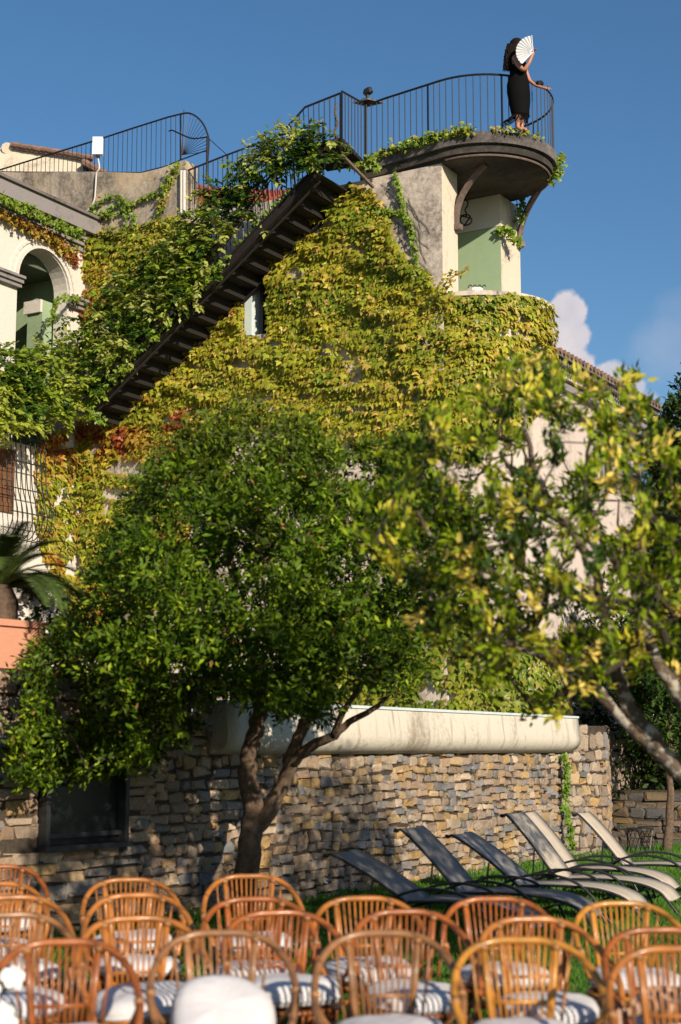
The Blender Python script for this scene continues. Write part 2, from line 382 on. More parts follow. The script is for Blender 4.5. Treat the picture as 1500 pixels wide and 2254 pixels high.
# retaining wall line (plan)
WL = [Vector(p) for p in [(-5.6, 9.9), (-4.3, 11.7), (-3.05, 13.45), (-2.0, 14.9), (-.95, 16.3), (0.15, 18.0), (1.2, 19.85), (2.3, 21.75), (3.42, 23.75)]]
WEND = [Vector((3.42, 23.75)), Vector((4.12, 24.45)), Vector((4.5, 26.3))]
def pathlen(P):
    L = [0]
    for a, b in zip(P, P[1:]): L.append(L[-1] + (b - a).length)
    return L
def on_path(P, L, u):
    u = max(0, min(u, L[-1])); i = 0
    while i < len(P) - 2 and L[i + 1] < u: i += 1
    t = (u - L[i]) / (L[i + 1] - L[i]); d = (P[i + 1] - P[i]).normalized(); return P[i].lerp(P[i + 1], t), Vector((d.y, -d.x)), d
WLL = pathlen(WL)
def u_at_px(px):
    best = None
    for k in range(600):
        u = WLL[-1] * k / 599; p, n, d = on_path(WL, WLL, u); x = toP((p.x, p.y, 1.0))[0]
        if best is None or abs(x - px) < best[0]: best = (abs(x - px), u)
    return best[1]
U_PAR = u_at_px(455)
# terrace behind it
tb = MB(); poly = [(p.x - .15, p.y + .12) for p in WL] + [(4.05, 24.7), (4.3, 26.6), (9, 34), (9, 48), (-24, 48), (-24, 12), (-9, 9)]
tb.ext(poly, 0, 1.93); tag(tb.build('terrace', TERR), kind='structure')

stone_pal = [(.34, .25, .17), (.30, .21, .14), (.36, .26, .15), (.38, .25, .11), (.22, .205, .20), (.18, .18, .19), (.31, .25, .19), (.28, .22, .17), (.27, .21, .165), (.33, .27, .21), (.23, .18, .14), (.42, .33, .24)]
def stone_geo(p, n, d, w, h, dep, z0):
    """one stone: 8-cornered outline, three rings, rough cap. p = centre of its foot on the wall face"""
    cw = min(w, h) * random.uniform(.12, .3)
    o = [(-w / 2 + cw, 0), (w / 2 - cw * random.uniform(.5, 1.2), 0), (w / 2, cw), (w / 2, h - cw * random.uniform(.5, 1.3)), (w / 2 - cw, h), (-w / 2 + cw * random.uniform(.5, 1.3), h), (-w / 2, h - cw), (-w / 2, cw * random.uniform(.6, 1.4))]
    o = [(a + random.gauss(0, .012), b + random.gauss(0, .009)) for a, b in o]
    V = []
    tx = random.gauss(0, .10); tz = random.gauss(0, .12)
    for q, (s_, e) in enumerate(((1.0, -.06), (1.0, dep * .55), (.78, dep))):
        for a, b in o:
            a2 = a * s_; b2 = h / 2 + (b - h / 2) * s_; e2 = e + (a2 * tx + (b2 - h / 2) * tz if q else 0) + (random.gauss(0, .006) if q else 0)
            V.append((p.x + d.x * a2 + n.x * e2, p.y + d.y * a2 + n.y * e2, z0 + b2))
    Fc = [(k * 8 + i, k * 8 + (i + 1) % 8, k * 8 + 8 + (i + 1) % 8, k * 8 + 8 + i) for k in range(2) for i in range(8)] + [tuple(range(16, 24))]
    return V, Fc
wall = empty('stone_wall', (WL[4].x, WL[4].y, 0), 'long curved dry stone retaining wall behind the loungers', 'wall')
items = []
NICHE = None
n0 = (u_at_px(78), u_at_px(262)); zt = at(78, 1640, 13.9).z; zb = at(78, 1852, 13.9).z; NICHE = (n0[0], n0[1], .78, 1.66)
def lay(P, L, u0, u1, ztop_f, wr, hr, gapp=.008):
    z = -.03
    while z < 2.6:
        h = random.uniform(*hr); u = u0 - random.uniform(0, .15)
        while u < u1:
            w = random.uniform(*wr) * random.choice((.7, 1, 1, 1.35)); w = min(w, u1 - u + .02)
            if w < .06: break
            uc = u + w / 2; zt_ = ztop_f(uc)
            hh = h * random.uniform(.93, 1.05); zz = z + random.gauss(0, .012) + .018 * math.sin(uc * 2.1 + z * 3)
            pieces = [(zz, hh)]
            if h > .15 and random.random() < .22: pieces = [(zz, hh * .52 - .006), (zz + hh * .52, hh * .48)]
            for za, ha in pieces:
                if za + ha * .6 > zt_: continue
                if za + ha > zt_: ha = zt_ - za
                spans = [(u, u + w)]
                if NICHE and P is WL and u < NICHE[1] and u + w > NICHE[0] and za < NICHE[3] and za + ha > NICHE[2]:
                    if za < NICHE[2] - .05: ha = NICHE[2] - .05 - za
                    elif za + ha > NICHE[3] + .05: ha = za + ha - NICHE[3]; za = NICHE[3] + .01
                    else: spans = [(u, min(u + w, NICHE[0] - .005)), (max(u, NICHE[1] + .005), u + w)]
                for ua, ub in spans:
                    if ub - ua < .04: continue
                    p, n, d = on_path(P, L, (ua + ub) / 2)
                    items.append((p, n, d, ub - ua - gapp, ha - gapp, random.uniform(.025, .06), za))
            u += w
        z += h
def ztop(u): return 1.60 if u > U_PAR else (2.36 + .03 * math.sin(u * 5))
split = u_at_px(330)
lay(WL, WLL, 0, split, ztop, (.22, .46), (.08, .15))
lay(WL, WLL, split, WLL[-1], ztop, (.12, .25), (.075, .13))
WEL = pathlen(WEND)
lay(WEND, WEL, 0, WEL[-1], lambda u: 2.0, (.10, .2), (.13, .27))
scored = []
for it in items:
    p, n, d, w, h, dep, z = it; x, y = toP((p.x, p.y, z + h / 2)); k = FPX / p.y
    vis = 0 < x < 1500 and y < 2060
    facing = abs(n.dot(Vector((-p.x, -p.y)).normalized()))
    scored.append((w * facing * h * k * k if vis else 0, it))
scored.sort(key=lambda t: -t[0])
rest = MB()
def stone_col(it):
    p = it[0]; c = random.choice(stone_pal)
    m = random.uniform(.85, 1.35); 
    if p.y < 15.5: c = tuple(x * .85 + y * .15 for x, y in zip(c, (.30, .20, .13)))
    return tuple(x * m for x in c)
for k, (sc_, it) in enumerate(scored):
    V, Fc = stone_geo(*it); c = stone_col(it)
    if k < 300: MB().add(V, Fc, c).build('stone', STONE, wall)
    else: rest.add(V, Fc, c)
rest.build('small_stones', STONE, wall, kind='stuff')
back = MB()
for P, L, zf in ((WL, WLL, None), (WEND, WEL, 1.98)):
    for i in range(int(L[-1] / .5) + 1):
        u0 = i * .5; u1 = min(L[-1], u0 + .5)
        if u1 - u0 < .01: continue
        a, na, _ = on_path(P, L, u0 + .001); b, nb, _ = on_path(P, L, u1 - .001); zt_ = zf or min(ztop(u0 + .01), ztop(u1)) - .02
        q = [a + na * .012, b + nb * .012, b - nb * .28, a - na * .28]; back.ext(q, 0, zt_)
back.build('wall_core', SOIL, wall)
# dark window let into the wall
nw = empty('basement_window', (*on_path(WL, WLL, n0[0])[0], NICHE[2]), 'dark metal framed basement window set low in the stone wall', 'window')
pa, na_, da = on_path(WL, WLL, n0[0]); pb = on_path(WL, WLL, n0[1])[0]; dd = (pb - pa).normalized(); nn = Vector((dd.y, -dd.x))
def nb_(a, b, e0, e1, z0, z1, mat, nm):
    m = MB(); q0 = pa + dd * a; q1 = pa + dd * b; m.ext([q0 + nn * e1, q1 + nn * e1, q1 + nn * e0, q0 + nn * e0], z0, z1); return m.build(nm, mat, nw)
LN = (pb - pa).length
nb_(0, LN, .02, .035, NICHE[2], NICHE[3], GLASS, 'pane')
nb_(0, .05, .036, .13, NICHE[2], NICHE[3], FRAMEB, 'jamb'); nb_(LN - .05, LN, .036, .13, NICHE[2], NICHE[3], FRAMEB, 'jamb')
nb_(.051, LN - .051, .036, .12, NICHE[3] - .06, NICHE[3], FRAMEB, 'lintel'); nb_(-.02, LN + .02, .036, .16, NICHE[2] - .05, NICHE[2] - .002, FRAMEB, 'sill')
nb_(.06, LN - .06, .04, .09, NICHE[2] + .06, NICHE[2] + .1, FRAMEB, 'rail')

# rounded plaster parapet on the wall
par = empty('plaster_parapet', (*on_path(WL, WLL, U_PAR)[0], 1.58), 'cream plaster parapet with rounded underside on top of the stone wall', 'parapet')
prof = [(-.22, 1.6), (-.02, 1.565), (.10, 1.58), (.19, 1.625), (.245, 1.69), (.262, 1.77), (.25, 1.86), (.225, 2.06), (.215, 2.08), (-.22, 2.08)]
def sweep(profl, P, L, u0, u1, n, mat, nm, parent, smooth=True):
    m = MB(); V = []; k = len(profl)
    for i in range(n + 1):
        u = u0 + (u1 - u0) * i / n; p, nr, d = on_path(P, L, u)
        pa_, na2, _ = on_path(P, L, max(0, u - .3)); pb_, nb2, _ = on_path(P, L, min(L[-1], u + .3)); nr = (na2 + nb2).normalized()
        V += [(p.x + nr.x * a, p.y + nr.y * a, z) for a, z in profl]
    Fc = [(i * k + j, i * k + (j + 1) % k, (i + 1) * k + (j + 1) % k, (i + 1) * k + j) for i in range(n) for j in range(k)]
    Fc += [tuple(range(k - 1, -1, -1)), tuple(range(n * k, n * k + k))]
    m.add(V, Fc); o = m.build(nm, mat, parent); 
    if smooth:
        for pl in o.data.polygons[:-2]: pl.use_smooth = True
    return o
sweep(prof, WL, WLL, U_PAR, WLL[-1] - .03, 40, PL_BAND, 'plaster_band', par)
sweep([(-.2, 2.083), (.235, 2.083), (.235, 2.115), (-.2, 2.115)], WL, WLL, U_PAR, WLL[-1] - .02, 40, PALEBLUE, 'coping', par, False)

# ------------------------------------------------------------------ villa
villa = empty('villa', (O2.x - 2, O2.y + 1, 1.93), 'weathered plaster villa covered in yellow green creeper with a round balcony tower', 'house')
def slab_box(w0, w1, z0, z1, o0, o1, mat, nm, parent=None, fn=F):
    m = MB(); a = fn(w0, 0, o1); b = fn(w1, 0, o1); c = fn(w1, 0, o0); d = fn(w0, 0, o0)
    m.ext([a.xy, b.xy, c.xy, d.xy], z0, z1); return m.build(nm, mat, parent or villa)
ww0 = wz(595, 650)[0]; ww1 = wz(540, 650)[0]; wzt = wz(560, 560)[1]; wzb = wz(560, 738)[1]
TOPZ = 11.6
slab_box(0, ww0, 1.9, TOPZ, -.45, 0, PL_GREY, 'facade_wall'); slab_box(ww1, 5.75, 1.9, TOPZ, -.45, 0, PL_GREY, 'facade_wall')
slab_box(ww0, ww1, wzt, TOPZ, -.45, 0, PL_GREY, 'facade_wall'); slab_box(ww0, ww1, 1.9, wzb, -.45, 0, PL_GREY, 'facade_wall')
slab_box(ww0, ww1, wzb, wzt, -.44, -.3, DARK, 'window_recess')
# window with pale frame
win = MB(); a = F(ww1 - .02, 0, -.05).xy; slab_box(ww1 - .17, ww1 - .01, wzb + .01, wzt - .01, -.28, .03, PALEBLUE, 'window_post')
slab_box(ww0 + .22, ww0 + .28, wzb + .01, wzt - .01, -.28, -.1, FRAMEB, 'window_frame'); slab_box(ww0 + .29, ww1 - .18, wzb + .01, wzt - .01, -.26, -.24, GLASS, 'window_pane')
# upper parapet block, sloping then rising top
uw = [wz(0, 380), wz(205, 378), wz(310, 381), wz(350, 372), wz(408, 352)]
m = MB()
ring = [(w_, z_) for w_, z_ in uw]; ring = [(uw[-1][0], 10.5)] + [(w_, z_) for w_, z_ in uw[::-1]] + [(uw[0][0] + 2, uw[0][1] + .3), (uw[0][0] + 2, 10.5)]
fr = [F(w_, z_, 0.004) for w_, z_ in ring]; bk = [F(w_, z_, -.4) for w_, z_ in ring]
m.prism(fr, bk); m.build('upper_parapet', PL_TOP, villa)
slab_box(5.751, 7.9, 1.9, 10.498, -.45, .002, PL_GREY, 'facade_wall')
# bodies behind (roof terrace) so nothing is paper thin
m = MB(); m.ext([F(0.3, 0, -.46).xy, F(12, 0, -.46).xy, F(12, 0, -6).xy, F(2.6, 0, -6).xy, F(2.6, 0, -3.2).xy, F(.3, 0, -3.2).xy], 1.9, 9.1); m.build('inner_walls', PL_GREY, villa)
m = MB(); m.ext([F(2.0, 0, -.46).xy, F(12, 0, -.46).xy, F(12, 0, -6).xy, F(2.0, 0, -6).xy], 9.11, 11.5); m.build('upper_storey', PL_GREY, villa)
# turret
def ring_pts(C, r, n=64, a0=0, a1=2 * math.pi): return [(C.x + r * math.cos(a0 + (a1 - a0) * i / n), C.y + r * math.sin(a0 + (a1 - a0) * i / n)) for i in range(n)]
m = MB(); m.ext(ring_pts(TC, TR), 1.9, 9.22); m.build('turret', PL_PINK, villa)
m = MB(); m.ext(ring_pts(TC, TR + .05), 9.221, 9.3); m.build('balcony_ledge', PL_GREY, villa)
# tower room
def tbox(s0, s1, w0, w1, z0, z1, mat, nm): 
    m = MB(); m.ext([T_(s0, 0, w0).xy, T_(s1, 0, w0).xy, T_(s1, 0, w1).xy, T_(s0, 0, w1).xy], z0, z1); return m.build(nm, mat, villa)
tbox(.002, .59, -.002, .012, 9.3, TOPZ - .003, PL_CREAM, 'pier'); tbox(.451, .588, .013, 1.9, 9.3, TOPZ - .003, PL_CREAM, 'pier')
tbox(1.88, 2.72, -.23, 1.9, 9.301, TOPZ, PL_CREAM, 'pier'); tbox(.59, 1.88, 1.7, 1.9, 9.301, TOPZ, PL_CREAM, 'room_wall')
def two_tone():
    m, nt, b, o = new_mat('two_tone_paint'); g_ = nt.nodes.new('ShaderNodeNewGeometry'); s_ = nt.nodes.new('ShaderNodeSeparateXYZ'); nt.links.new(g_.outputs['Position'], s_.inputs[0])
    mr = nt.nodes.new('ShaderNodeMapRange'); nt.links.new(s_.outputs['Z'], mr.inputs[0]); mr.inputs[1].default_value = 10.77; mr.inputs[2].default_value = 11.17
    c = ramp(nt, mr.outputs[0], [(.53, (.31, .43, .27)), (.532, (.16, .22, .14)), (.57, (.66, .66, .63))])
    nt.nodes[-1].color_ramp.interpolation = 'CONSTANT'
    c = mixc(nt, .3, c, ramp(nt, noise(nt, 6, 6), [(.3, (.75,) * 3), (.7, (1, 1, 1))]), 'MULTIPLY')
    nt.links.new(c, b.inputs['Base Color']); b.inputs['Roughness'].default_value = .9; bump(nt, b, noise(nt, 60), .3, .01); return m
tbox(1.865, 1.879, -.23, 1.69, 9.302, TOPZ - .004, two_tone(), 'painted_wall')
# round platform slab and landing strip
def slab_outline(r, off=0):
    a0, a1 = R(228), R(228) + R(270); arc = ring_pts(PC, r, 56, a0, a1)
    return arc + [(1.35, 27.5), (.6, 27.6), (0.36 - off * .2, 26.32 + off)]
plat = empty('round_platform', (PC.x, PC.y, 11.62), 'round concrete viewing platform projecting from the top of the tower', 'platform')
m = MB(); m.ext(slab_outline(PR), 11.80, 12.0); m.build('slab', SLABM, plat)
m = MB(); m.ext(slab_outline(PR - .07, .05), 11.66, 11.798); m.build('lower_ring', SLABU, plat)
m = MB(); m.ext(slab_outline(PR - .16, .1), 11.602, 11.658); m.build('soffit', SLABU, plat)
rp = ring_pts(PC, PR - .13, 40, R(235), R(400)); m = MB(); m.tube([(x, y, 11.625) for x, y in rp], .022, 6); m.build('soffit_rim', BRACK, plat)
# curved brackets
def bracket(foot, top, label):
    e = empty('bracket', foot, label, 'bracket', 'curved iron brackets under the platform'); foot = Vector(foot); top = Vector(top)
    h = top - foot; hx = Vector((h.x, h.y, 0)); pts = []
    for i in range(13):
        t = i / 12; q = foot + hx * (t ** 2.0) * 1.0 + Vector((0, 0, h.z * (t ** .8)))
        pts.append(q)
    m = MB(); sd = Vector((-hx.y, hx.x, 0)).normalized()
    for i in range(12): m.beam(pts[i], pts[i + 1] + (pts[i + 1] - pts[i]) * .05, .09, .07, sd)
    m.build('arm', BRACK, e)
    m = MB(); m.box(foot + Vector((0, 0, -.03)), (.2, .12, .1), hx.xy.normalized()); m.build('foot_plate', BRACK, e)
f1 = T_(.5, 10.62, -.02); t1 = T_(.45, 11.6, -.62); bracket(f1, t1, 'curved iron bracket on the nearer cream pier, left of the green recess')
f2 = T_(2.64, 10.88, -.26); bracket(f2, (3.63, 26.7, 11.68), 'curved iron bracket on the far pier, right of the green recess')
# hanging scrap of twisted iron, and small ornament on ledge
e = empty('hanging_ironwork', T_(1.4, 11.5, .5), 'twisted piece of dark wrought iron hanging in the green recess', 'ironwork')
p0 = at(1026, 415, 26.9); pts = [at(1026 + dx, 412 + dy, 26.9) for dx, dy in ((0, -12), (1, 0), (-2, 8), (6, 12), (2, 20), (-3, 26), (4, 32), (3, 42), (-2, 50), (1, 58), (0, 66))]
m = MB(); m.tube(spline(pts, 4), .014, 5); m.build('rod', IRON, e)
pts = [at(1026 + 13 * math.cos(a), 484 + 12 * math.sin(a), 26.9 + .05 * math.sin(a)) for a in np.linspace(0, 5.6, 12)]
m = MB(); m.tube(pts, .014, 5); m.beam(at(1014, 474, 26.9), at(1040, 482, 26.85), .02, .02); m.beam(at(1022, 498, 26.9), at(1036, 476, 26.85), .02, .02); m.build('hook', IRON, e)
e = empty('metal_bowl', (*at(1045, 640, 25.75).xy, 9.3), 'small white bowl with dark curled handles on the balcony ledge', 'bowl')
m = MB(); c = at(1047, 643, 25.75); m.tube([c + Vector((0, 0, -.04)), c, c + Vector((0, 0, .05))], [.06, .12, .14], 12); m.build('dish', WHITEP, e)
for k in range(4):
    m = MB(); b = c + Vector((-.12 + k * .08, 0, .05)); m.tube(spline([b, b + Vector((0, 0, .05)), b + Vector((.04, 0, .08)), b + Vector((.06, 0, .05))], 3), .011, 5); m.build('curl', IRON, e)

# wing with arch
arc_s0, arc_z0 = sz(150, 640); arc_s1 = sz(38, 640)[0]; ztp = sz(88, 548)[1]; zbot = 7.2
rA = (arc_s1 - arc_s0) / 2; sA = (arc_s0 + arc_s1) / 2; zs = ztp - rA
def arch_wall(s0, s1, z0, z1, o0, o1, mat, nm):
    m = MB(); n = 18
    cols = [(s0, None), (arc_s0, None)]
    def q(sa, sb, za, zb, zc, zd):           # quad column: bottom za(sa) zb(sb), top zc,zd
        m.prism([Wg(sa, za, o1), Wg(sb, zb, o1), Wg(sb, zd, o1), Wg(sa, zc, o1)], [Wg(sa, za, o0), Wg(sb, zb, o0), Wg(sb, zd, o0), Wg(sa, zc, o0)])
    q(s0, arc_s0, z0, z0, z1, z1); q(arc_s1, s1, z0, z0, z1, z1)
    q(arc_s0, arc_s1, z0, z0, zbot, zbot)
    for i in range(n):
        a = math.pi * i / n; b = math.pi * (i + 1) / n
        sa = sA - rA * math.cos(a); sb = sA - rA * math.cos(b)
        q(sa, sb, zs + rA * math.sin(a), zs + rA * math.sin(b), z1, z1)
    return m.build(nm, mat, villa)
arch_wall(0, 6.5, 1.9, 11.3, -.35, 0, PL_WHITE, 'wing_wall')
# archivolt moulding
for k, (ra, wd, ou) in enumerate(((rA + .015, .05, .05), (rA + .15, .045, .03))):
    m = MB(); n = 20
    for i in range(n):
        a = math.pi * i / n; b = math.pi * (i + 1) / n + .01
        P = lambda t, r_, o_: Wg(sA - r_ * math.cos(t), zs + r_ * math.sin(t), o_)
        m.prism([P(a, ra, .001), P(b, ra, .001), P(b, ra + wd, .001), P(a, ra + wd, .001)], [P(a, ra, ou), P(b, ra, ou), P(b, ra + wd, ou), P(a, ra + wd, ou)])
    m.build('archivolt', PL_WHITE, villa)
def wbox(s0, s1, z0, z1, o0, o1, mat, nm): return slab_box(s0, s1, z0, z1, o0, o1, mat, nm, villa, Wg)
# imposts (stepped grey mouldings)
imp0 = sz(20, 600)[1]
for z0, z1, o in ((0, .07, .10), (.072, .15, .15), (.152, .20, .20)):
    wbox(arc_s1 - .02, 6.5, zs - .22 + z0, zs - .22 + z1, .002, o, GREYSTONE, 'impost'); wbox(.02, arc_s0 + .02, zs - .22 + z0, zs - .22 + z1, .002, o, GREYSTONE, 'impost')
# cornice
zc = 11.3
for z0, z1, o in ((0, .10, .06), (.102, .2, .12), (.202, .32, .2), (.322, .62, .34), (.622, .68, .40)):
    wbox(-.0, 6.5, zc + z0, zc + z1, -.34, o, GREYSTONE if z0 < .6 else SLABM, 'cornice')
# loggia inside
wbox(.3, 3.4, zbot - .2, 11.2, -2.2, -2.1, PL_GREEN_SHADE, 'loggia_wall'); wbox(.2, 3.4, 10.8, 11.25, -2.09, -.36, PL_GREEN_SHADE, 'loggia_ceiling')
wbox(arc_s0 + .02, arc_s0 + .30, zbot, zs - .1, -.75, -.37, PL_GREEN, 'inner_pier'); wbox(arc_s0 + .301, arc_s0 + .36, zs - .35, zs - .1, -.8, -.37, PL_WHITE, 'inner_impost')
wbox(.1, .3, zbot - .2, 10.8, -2.09, -.36, PL_GREEN, 'loggia_wall'); wbox(.1, 3.4, zbot - .3, zbot - .05, -2.2, -.36, PL_GREY, 'loggia_floor')
wbox(3.4, 3.6, zbot - .2, 11.2, -2.2, -.36, PL_GREEN, 'loggia_wall')
wbox(.9, 3.0, zbot - .04, 9.5, -2.09, -2.07, DARK, 'gloom_panel'); wbox(.9, 2.3, 9.9, 10.05, -2.09, -1.98, PL_WHITE, 'ledge_moulding')  # dark sheet added to paint unlit depth into the loggia
m = MB(); m.ext([Wg(-.0, 0, -2.25).xy, Wg(6.5, 0, -2.25).xy, Wg(6.5, 0, -8).xy, Wg(0, 0, -8).xy], 1.9, 11.9); m.build('wing_body', PL_WHITE, villa)
m = MB(); m.ext([Wg(0.01, 0, -.35).xy, Wg(6.5, 0, -.35).xy, Wg(6.5, 0, -8).xy, Wg(.01, 0, -8).xy], 11.92, 11.99); m.build('wing_roof', SLABM, villa)
# lower wing window with shutter and iron basket grille
s0, z0 = sz(30, 1000); s1 = sz(-40, 1000)[0]; zg1 = sz(0, 985)[1]; zg0 = sz(0, 1125)[1]
lw = empty('barred_window', Wg(s0, zg0), 'brown shuttered window behind a bellied iron grille on the white wing', 'window')
slab_box(s0, s1, zg0, zg1, .003, .05, WOODD, 'shutter', lw, Wg); 
for k in range(7): slab_box(s0 + .05, s1 - .05, zg0 + .1 + k * .16, zg0 + .17 + k * .16, .051, .07, WOODD, 'shutter_slat', lw, Wg)
gs0 = sz(75, 1050)[0]
for k in range(9):
    s_ = gs0 + k * .13; zt_ = zg1 + .35
    m = MB(); m.tube(spline([Wg(s_, zt_, .05), Wg(s_, zt_ + .02, .2), Wg(s_, zg1 - .2, .28), Wg(s_, (zg0 + zg1) / 2 - .1, .32), Wg(s_, zg0 - .1, .48), Wg(s_, zg0 - .45, .34), Wg(s_, zg0 - .5, .1)], 4), .011, 5); m.build('bar', IRON, lw)
    if k < 8:
        m = MB(); c = Wg(s_ + .065, zt_ + .05, .15); m.tube([c + Vector((D1.x * .06 * math.cos(a), D1.y * .06 * math.cos(a), .07 * math.sin(a))) for a in np.linspace(0, math.pi, 7)], .01, 5); m.build('hoop', IRON, lw)
for zz, oo in ((zg1 + .25, .22), (zg1 - .25, .29), (zg1 - .75, .31), (zg0 - .05, .47)):
    m = MB(); m.tube([Wg(gs0 - .02, zz, oo), Wg(gs0 + 1.1, zz, oo)], .012, 5); m.build('cross_bar', IRON, lw)
for k in range(2):
    c = Wg(gs0 - .06, zg0 + .05 - k * .33, .42); m = MB(); m.tube([c + Vector((D1.x * r_ * math.cos(a), D1.y * r_ * math.cos(a), r_ * math.sin(a))) for a, r_ in zip(np.linspace(0, 9, 22), np.linspace(.11, .02, 22))], .01, 5); m.build('scroll', IRON, lw)

# right building
rb = empty('side_building', (5, 28.6, 1.93), 'pinkish white side building with tiled eave behind the round turret', 'house')
RB0 = Vector((3.55, 26.75))
def Rb(s, z, out=0):
    p = RB0 + D1 * s + NR * out; return Vector((p.x, p.y, z))
def rbox(s0, s1, z0, z1, o0, o1, mat, nm, par=rb): return slab_box(s0, s1, z0, z1, o0, o1, mat, nm, par, Rb)
rl = 4.55
for s_ in np.arange(0, 8, .02):
    if toP(Rb(s_, 7, 0))[0] >= 1411: rl = float(s_); break
ze = 7.9
for z_ in np.arange(6, 11, .02):
    if toP(Rb(0.3, z_, .4))[1] <= 805: ze = float(z_); break
pq = lambda px, py: (lambda p: ((p.xy - RB0).dot(D1), p.z))(onplane(px, py, RB0, NR))
wa0, wzz1 = pq(1322, 925); wa1, _ = pq(1366, 940); _, wzz0 = pq(1340, 1085)
m = MB()
rbox(0, wa0, 1.9, ze - .3, -4, 0, PL_PINK, 'side_wall'); rbox(wa1, rl, 1.9, ze - .3, -4, 0, PL_PINK, 'side_wall'); rbox(wa0, wa1, 1.9, wzz0, -4, 0, PL_PINK, 'side_wall'); rbox(wa0, wa1, wzz1, ze - .3, -4, 0, PL_PINK, 'side_wall')
rbox(wa0, wa1, wzz0, wzz1, -.4, -.2, GLASS, 'window_pane'); rbox(wa0 - .1, wa0 - .004, wzz0 - .1, wzz1 + .15, .002, .06, GREYSTONE, 'window_surround'); rbox(wa0, wa1, wzz1, wzz1 + .14, .002, .06, GREYSTONE, 'window_surround')
rbox(wa1 + .02, wa1 + .42, wzz0, wzz1, .01, .05, GREYSH, 'shutter')
rbox(-.2, rl + .1, ze - .299, ze - .14, -4, .12, GREYSTONE, 'eave_moulding'); rbox(-.2, rl + .15, ze - .138, ze - .05, -4, .2, PL_PINK, 'eave_moulding')
rbox(-.2, rl + .25, ze + .09, ze + .16, -4, .42, SLABM, 'gutter_board')
nt_ = 44
for row, (zz, oo) in enumerate(((ze - .045, .27), (ze + .03, .36))):
    for k in range(nt_):
        s_ = -.1 + (rl + .3) * k / nt_
        m = MB(); m.tube([Rb(s_ + row * .05, zz + .02, -.05), Rb(s_ + row * .05, zz - .0, oo)], .042, 6); m.build('eave_tile', SLABM if row else GREYSTONE, rb)
for k in range(30):
    s_ = -.1 + (rl + .3) * k / 30; m = MB(); m.tube([Rb(s_, ze + .175, .46), Rb(s_, ze + .24, -.6), Rb(s_, ze + .35, -2)], [.05, .05, .05], 7); m.build('roof_tile', TILE, rb)
m = MB(); m.prism([Rb(-.2, ze + .161, .42), Rb(rl + .25, ze + .161, .42), Rb(rl + .25, ze + .3, -2.2), Rb(-.2, ze + .3, -2.2)], [Rb(-.2, ze + .08, .3), Rb(rl + .25, ze + .08, .3), Rb(rl + .25, ze + .1, -2.2), Rb(-.2, ze + .1, -2.2)]); m.build('roof_deck', TILE, rb)

# far gable house top left
def far_house():
    Yh = 36; e = empty('gable_house', at(60, 380, Yh), 'cream gable end with old clay tile roof behind the left railing', 'house')
    m = MB(); pts = [(-60, 420), (-60, 380), (-30, 345), (10, 320), (30, 315), (110, 335), (200, 352), (200, 420)]
    fr = [at(x, y, Yh) for x, y in pts]; m.prism(fr, [p + Vector((-.5, 4, 0)) for p in fr]); m.build('gable_wall', PL_CREAM, e)
    m = MB(); m.tube([at(16, 326, Yh - .05), at(16, 326, Yh + .5)], .14, 10); m.build('gable_cap', PL_CREAM, e)
    for k in range(17):
        x = 27 + k * 10.5; y = 317 + (x - 27) * .165 + random.uniform(-1, 1)
        m = MB(); m.tube([at(x - 2, y, Yh - .12), at(x + 11, y + 2.5, Yh - .12)], [.055, .07], 7); m.build('verge_tile', TILE, e)
        m = MB(); m.tube([at(x, y + 7, Yh - .08), at(x + 9, y + 9, Yh - .08)], [.035, .03], 6); m.build('under_tile', TILE, e)
    for k in range(6):
        x = 182 + k * 10; y = 355 + k * 5.5; m = MB(); m.tube([at(x, y, Yh - .4), at(x + 11, y + 6, Yh - .4)], [.08, .1], 7); m.build('roof_tile', TILE, e)
    m = MB(); m.prism([at(180, 350, Yh - .3), at(240, 385, Yh - .3), at(240, 400, Yh - .3), at(185, 380, Yh - .3)], [p + Vector((0, 1, 0)) for p in (at(180, 350, Yh - .3), at(240, 385, Yh - .3), at(240, 400, Yh - .3), at(185, 380, Yh - .3))]); m.build('lower_roof', SLABU, e)
far_house()
def red_roof():
    Yh = 33; e = empty('red_roofed_building', at(480, 460, Yh), 'red tiled roof with white wall glimpsed behind the stair railing', 'house')
    m = MB(); fr = [at(408, 402, Yh), at(440, 412, Yh), at(470, 430, Yh), at(640, 395, Yh), at(640, 520, Yh), at(408, 520, Yh)]; fr2 = [p + Vector((0, 3, 0)) for p in fr]
    m.prism([at(405, 445, Yh), at(640, 432, Yh), at(640, 540, Yh), at(405, 540, Yh)], [p + Vector((0, 3, 0)) for p in (at(405, 445, Yh), at(640, 432, Yh), at(640, 540, Yh), at(405, 540, Yh))]); m.build('white_wall', PL_WHITE, e)
    for k in range(26):
        x = 406 + k * 9.2; yt = 402 + (x - 406) * .22 if x < 470 else 416 + (x - 470) * .03
        m = MB(); m.tube([at(x + 4, 446 - (x - 406) * .05, Yh - .2), at(x, yt, Yh + .8)], [.06, .05], 6); m.build('roof_tile', TILER, e)
TILER = simple('red_tile', (.30, .065, .04), .8, 0, .35, 8, .4)
red_roof()

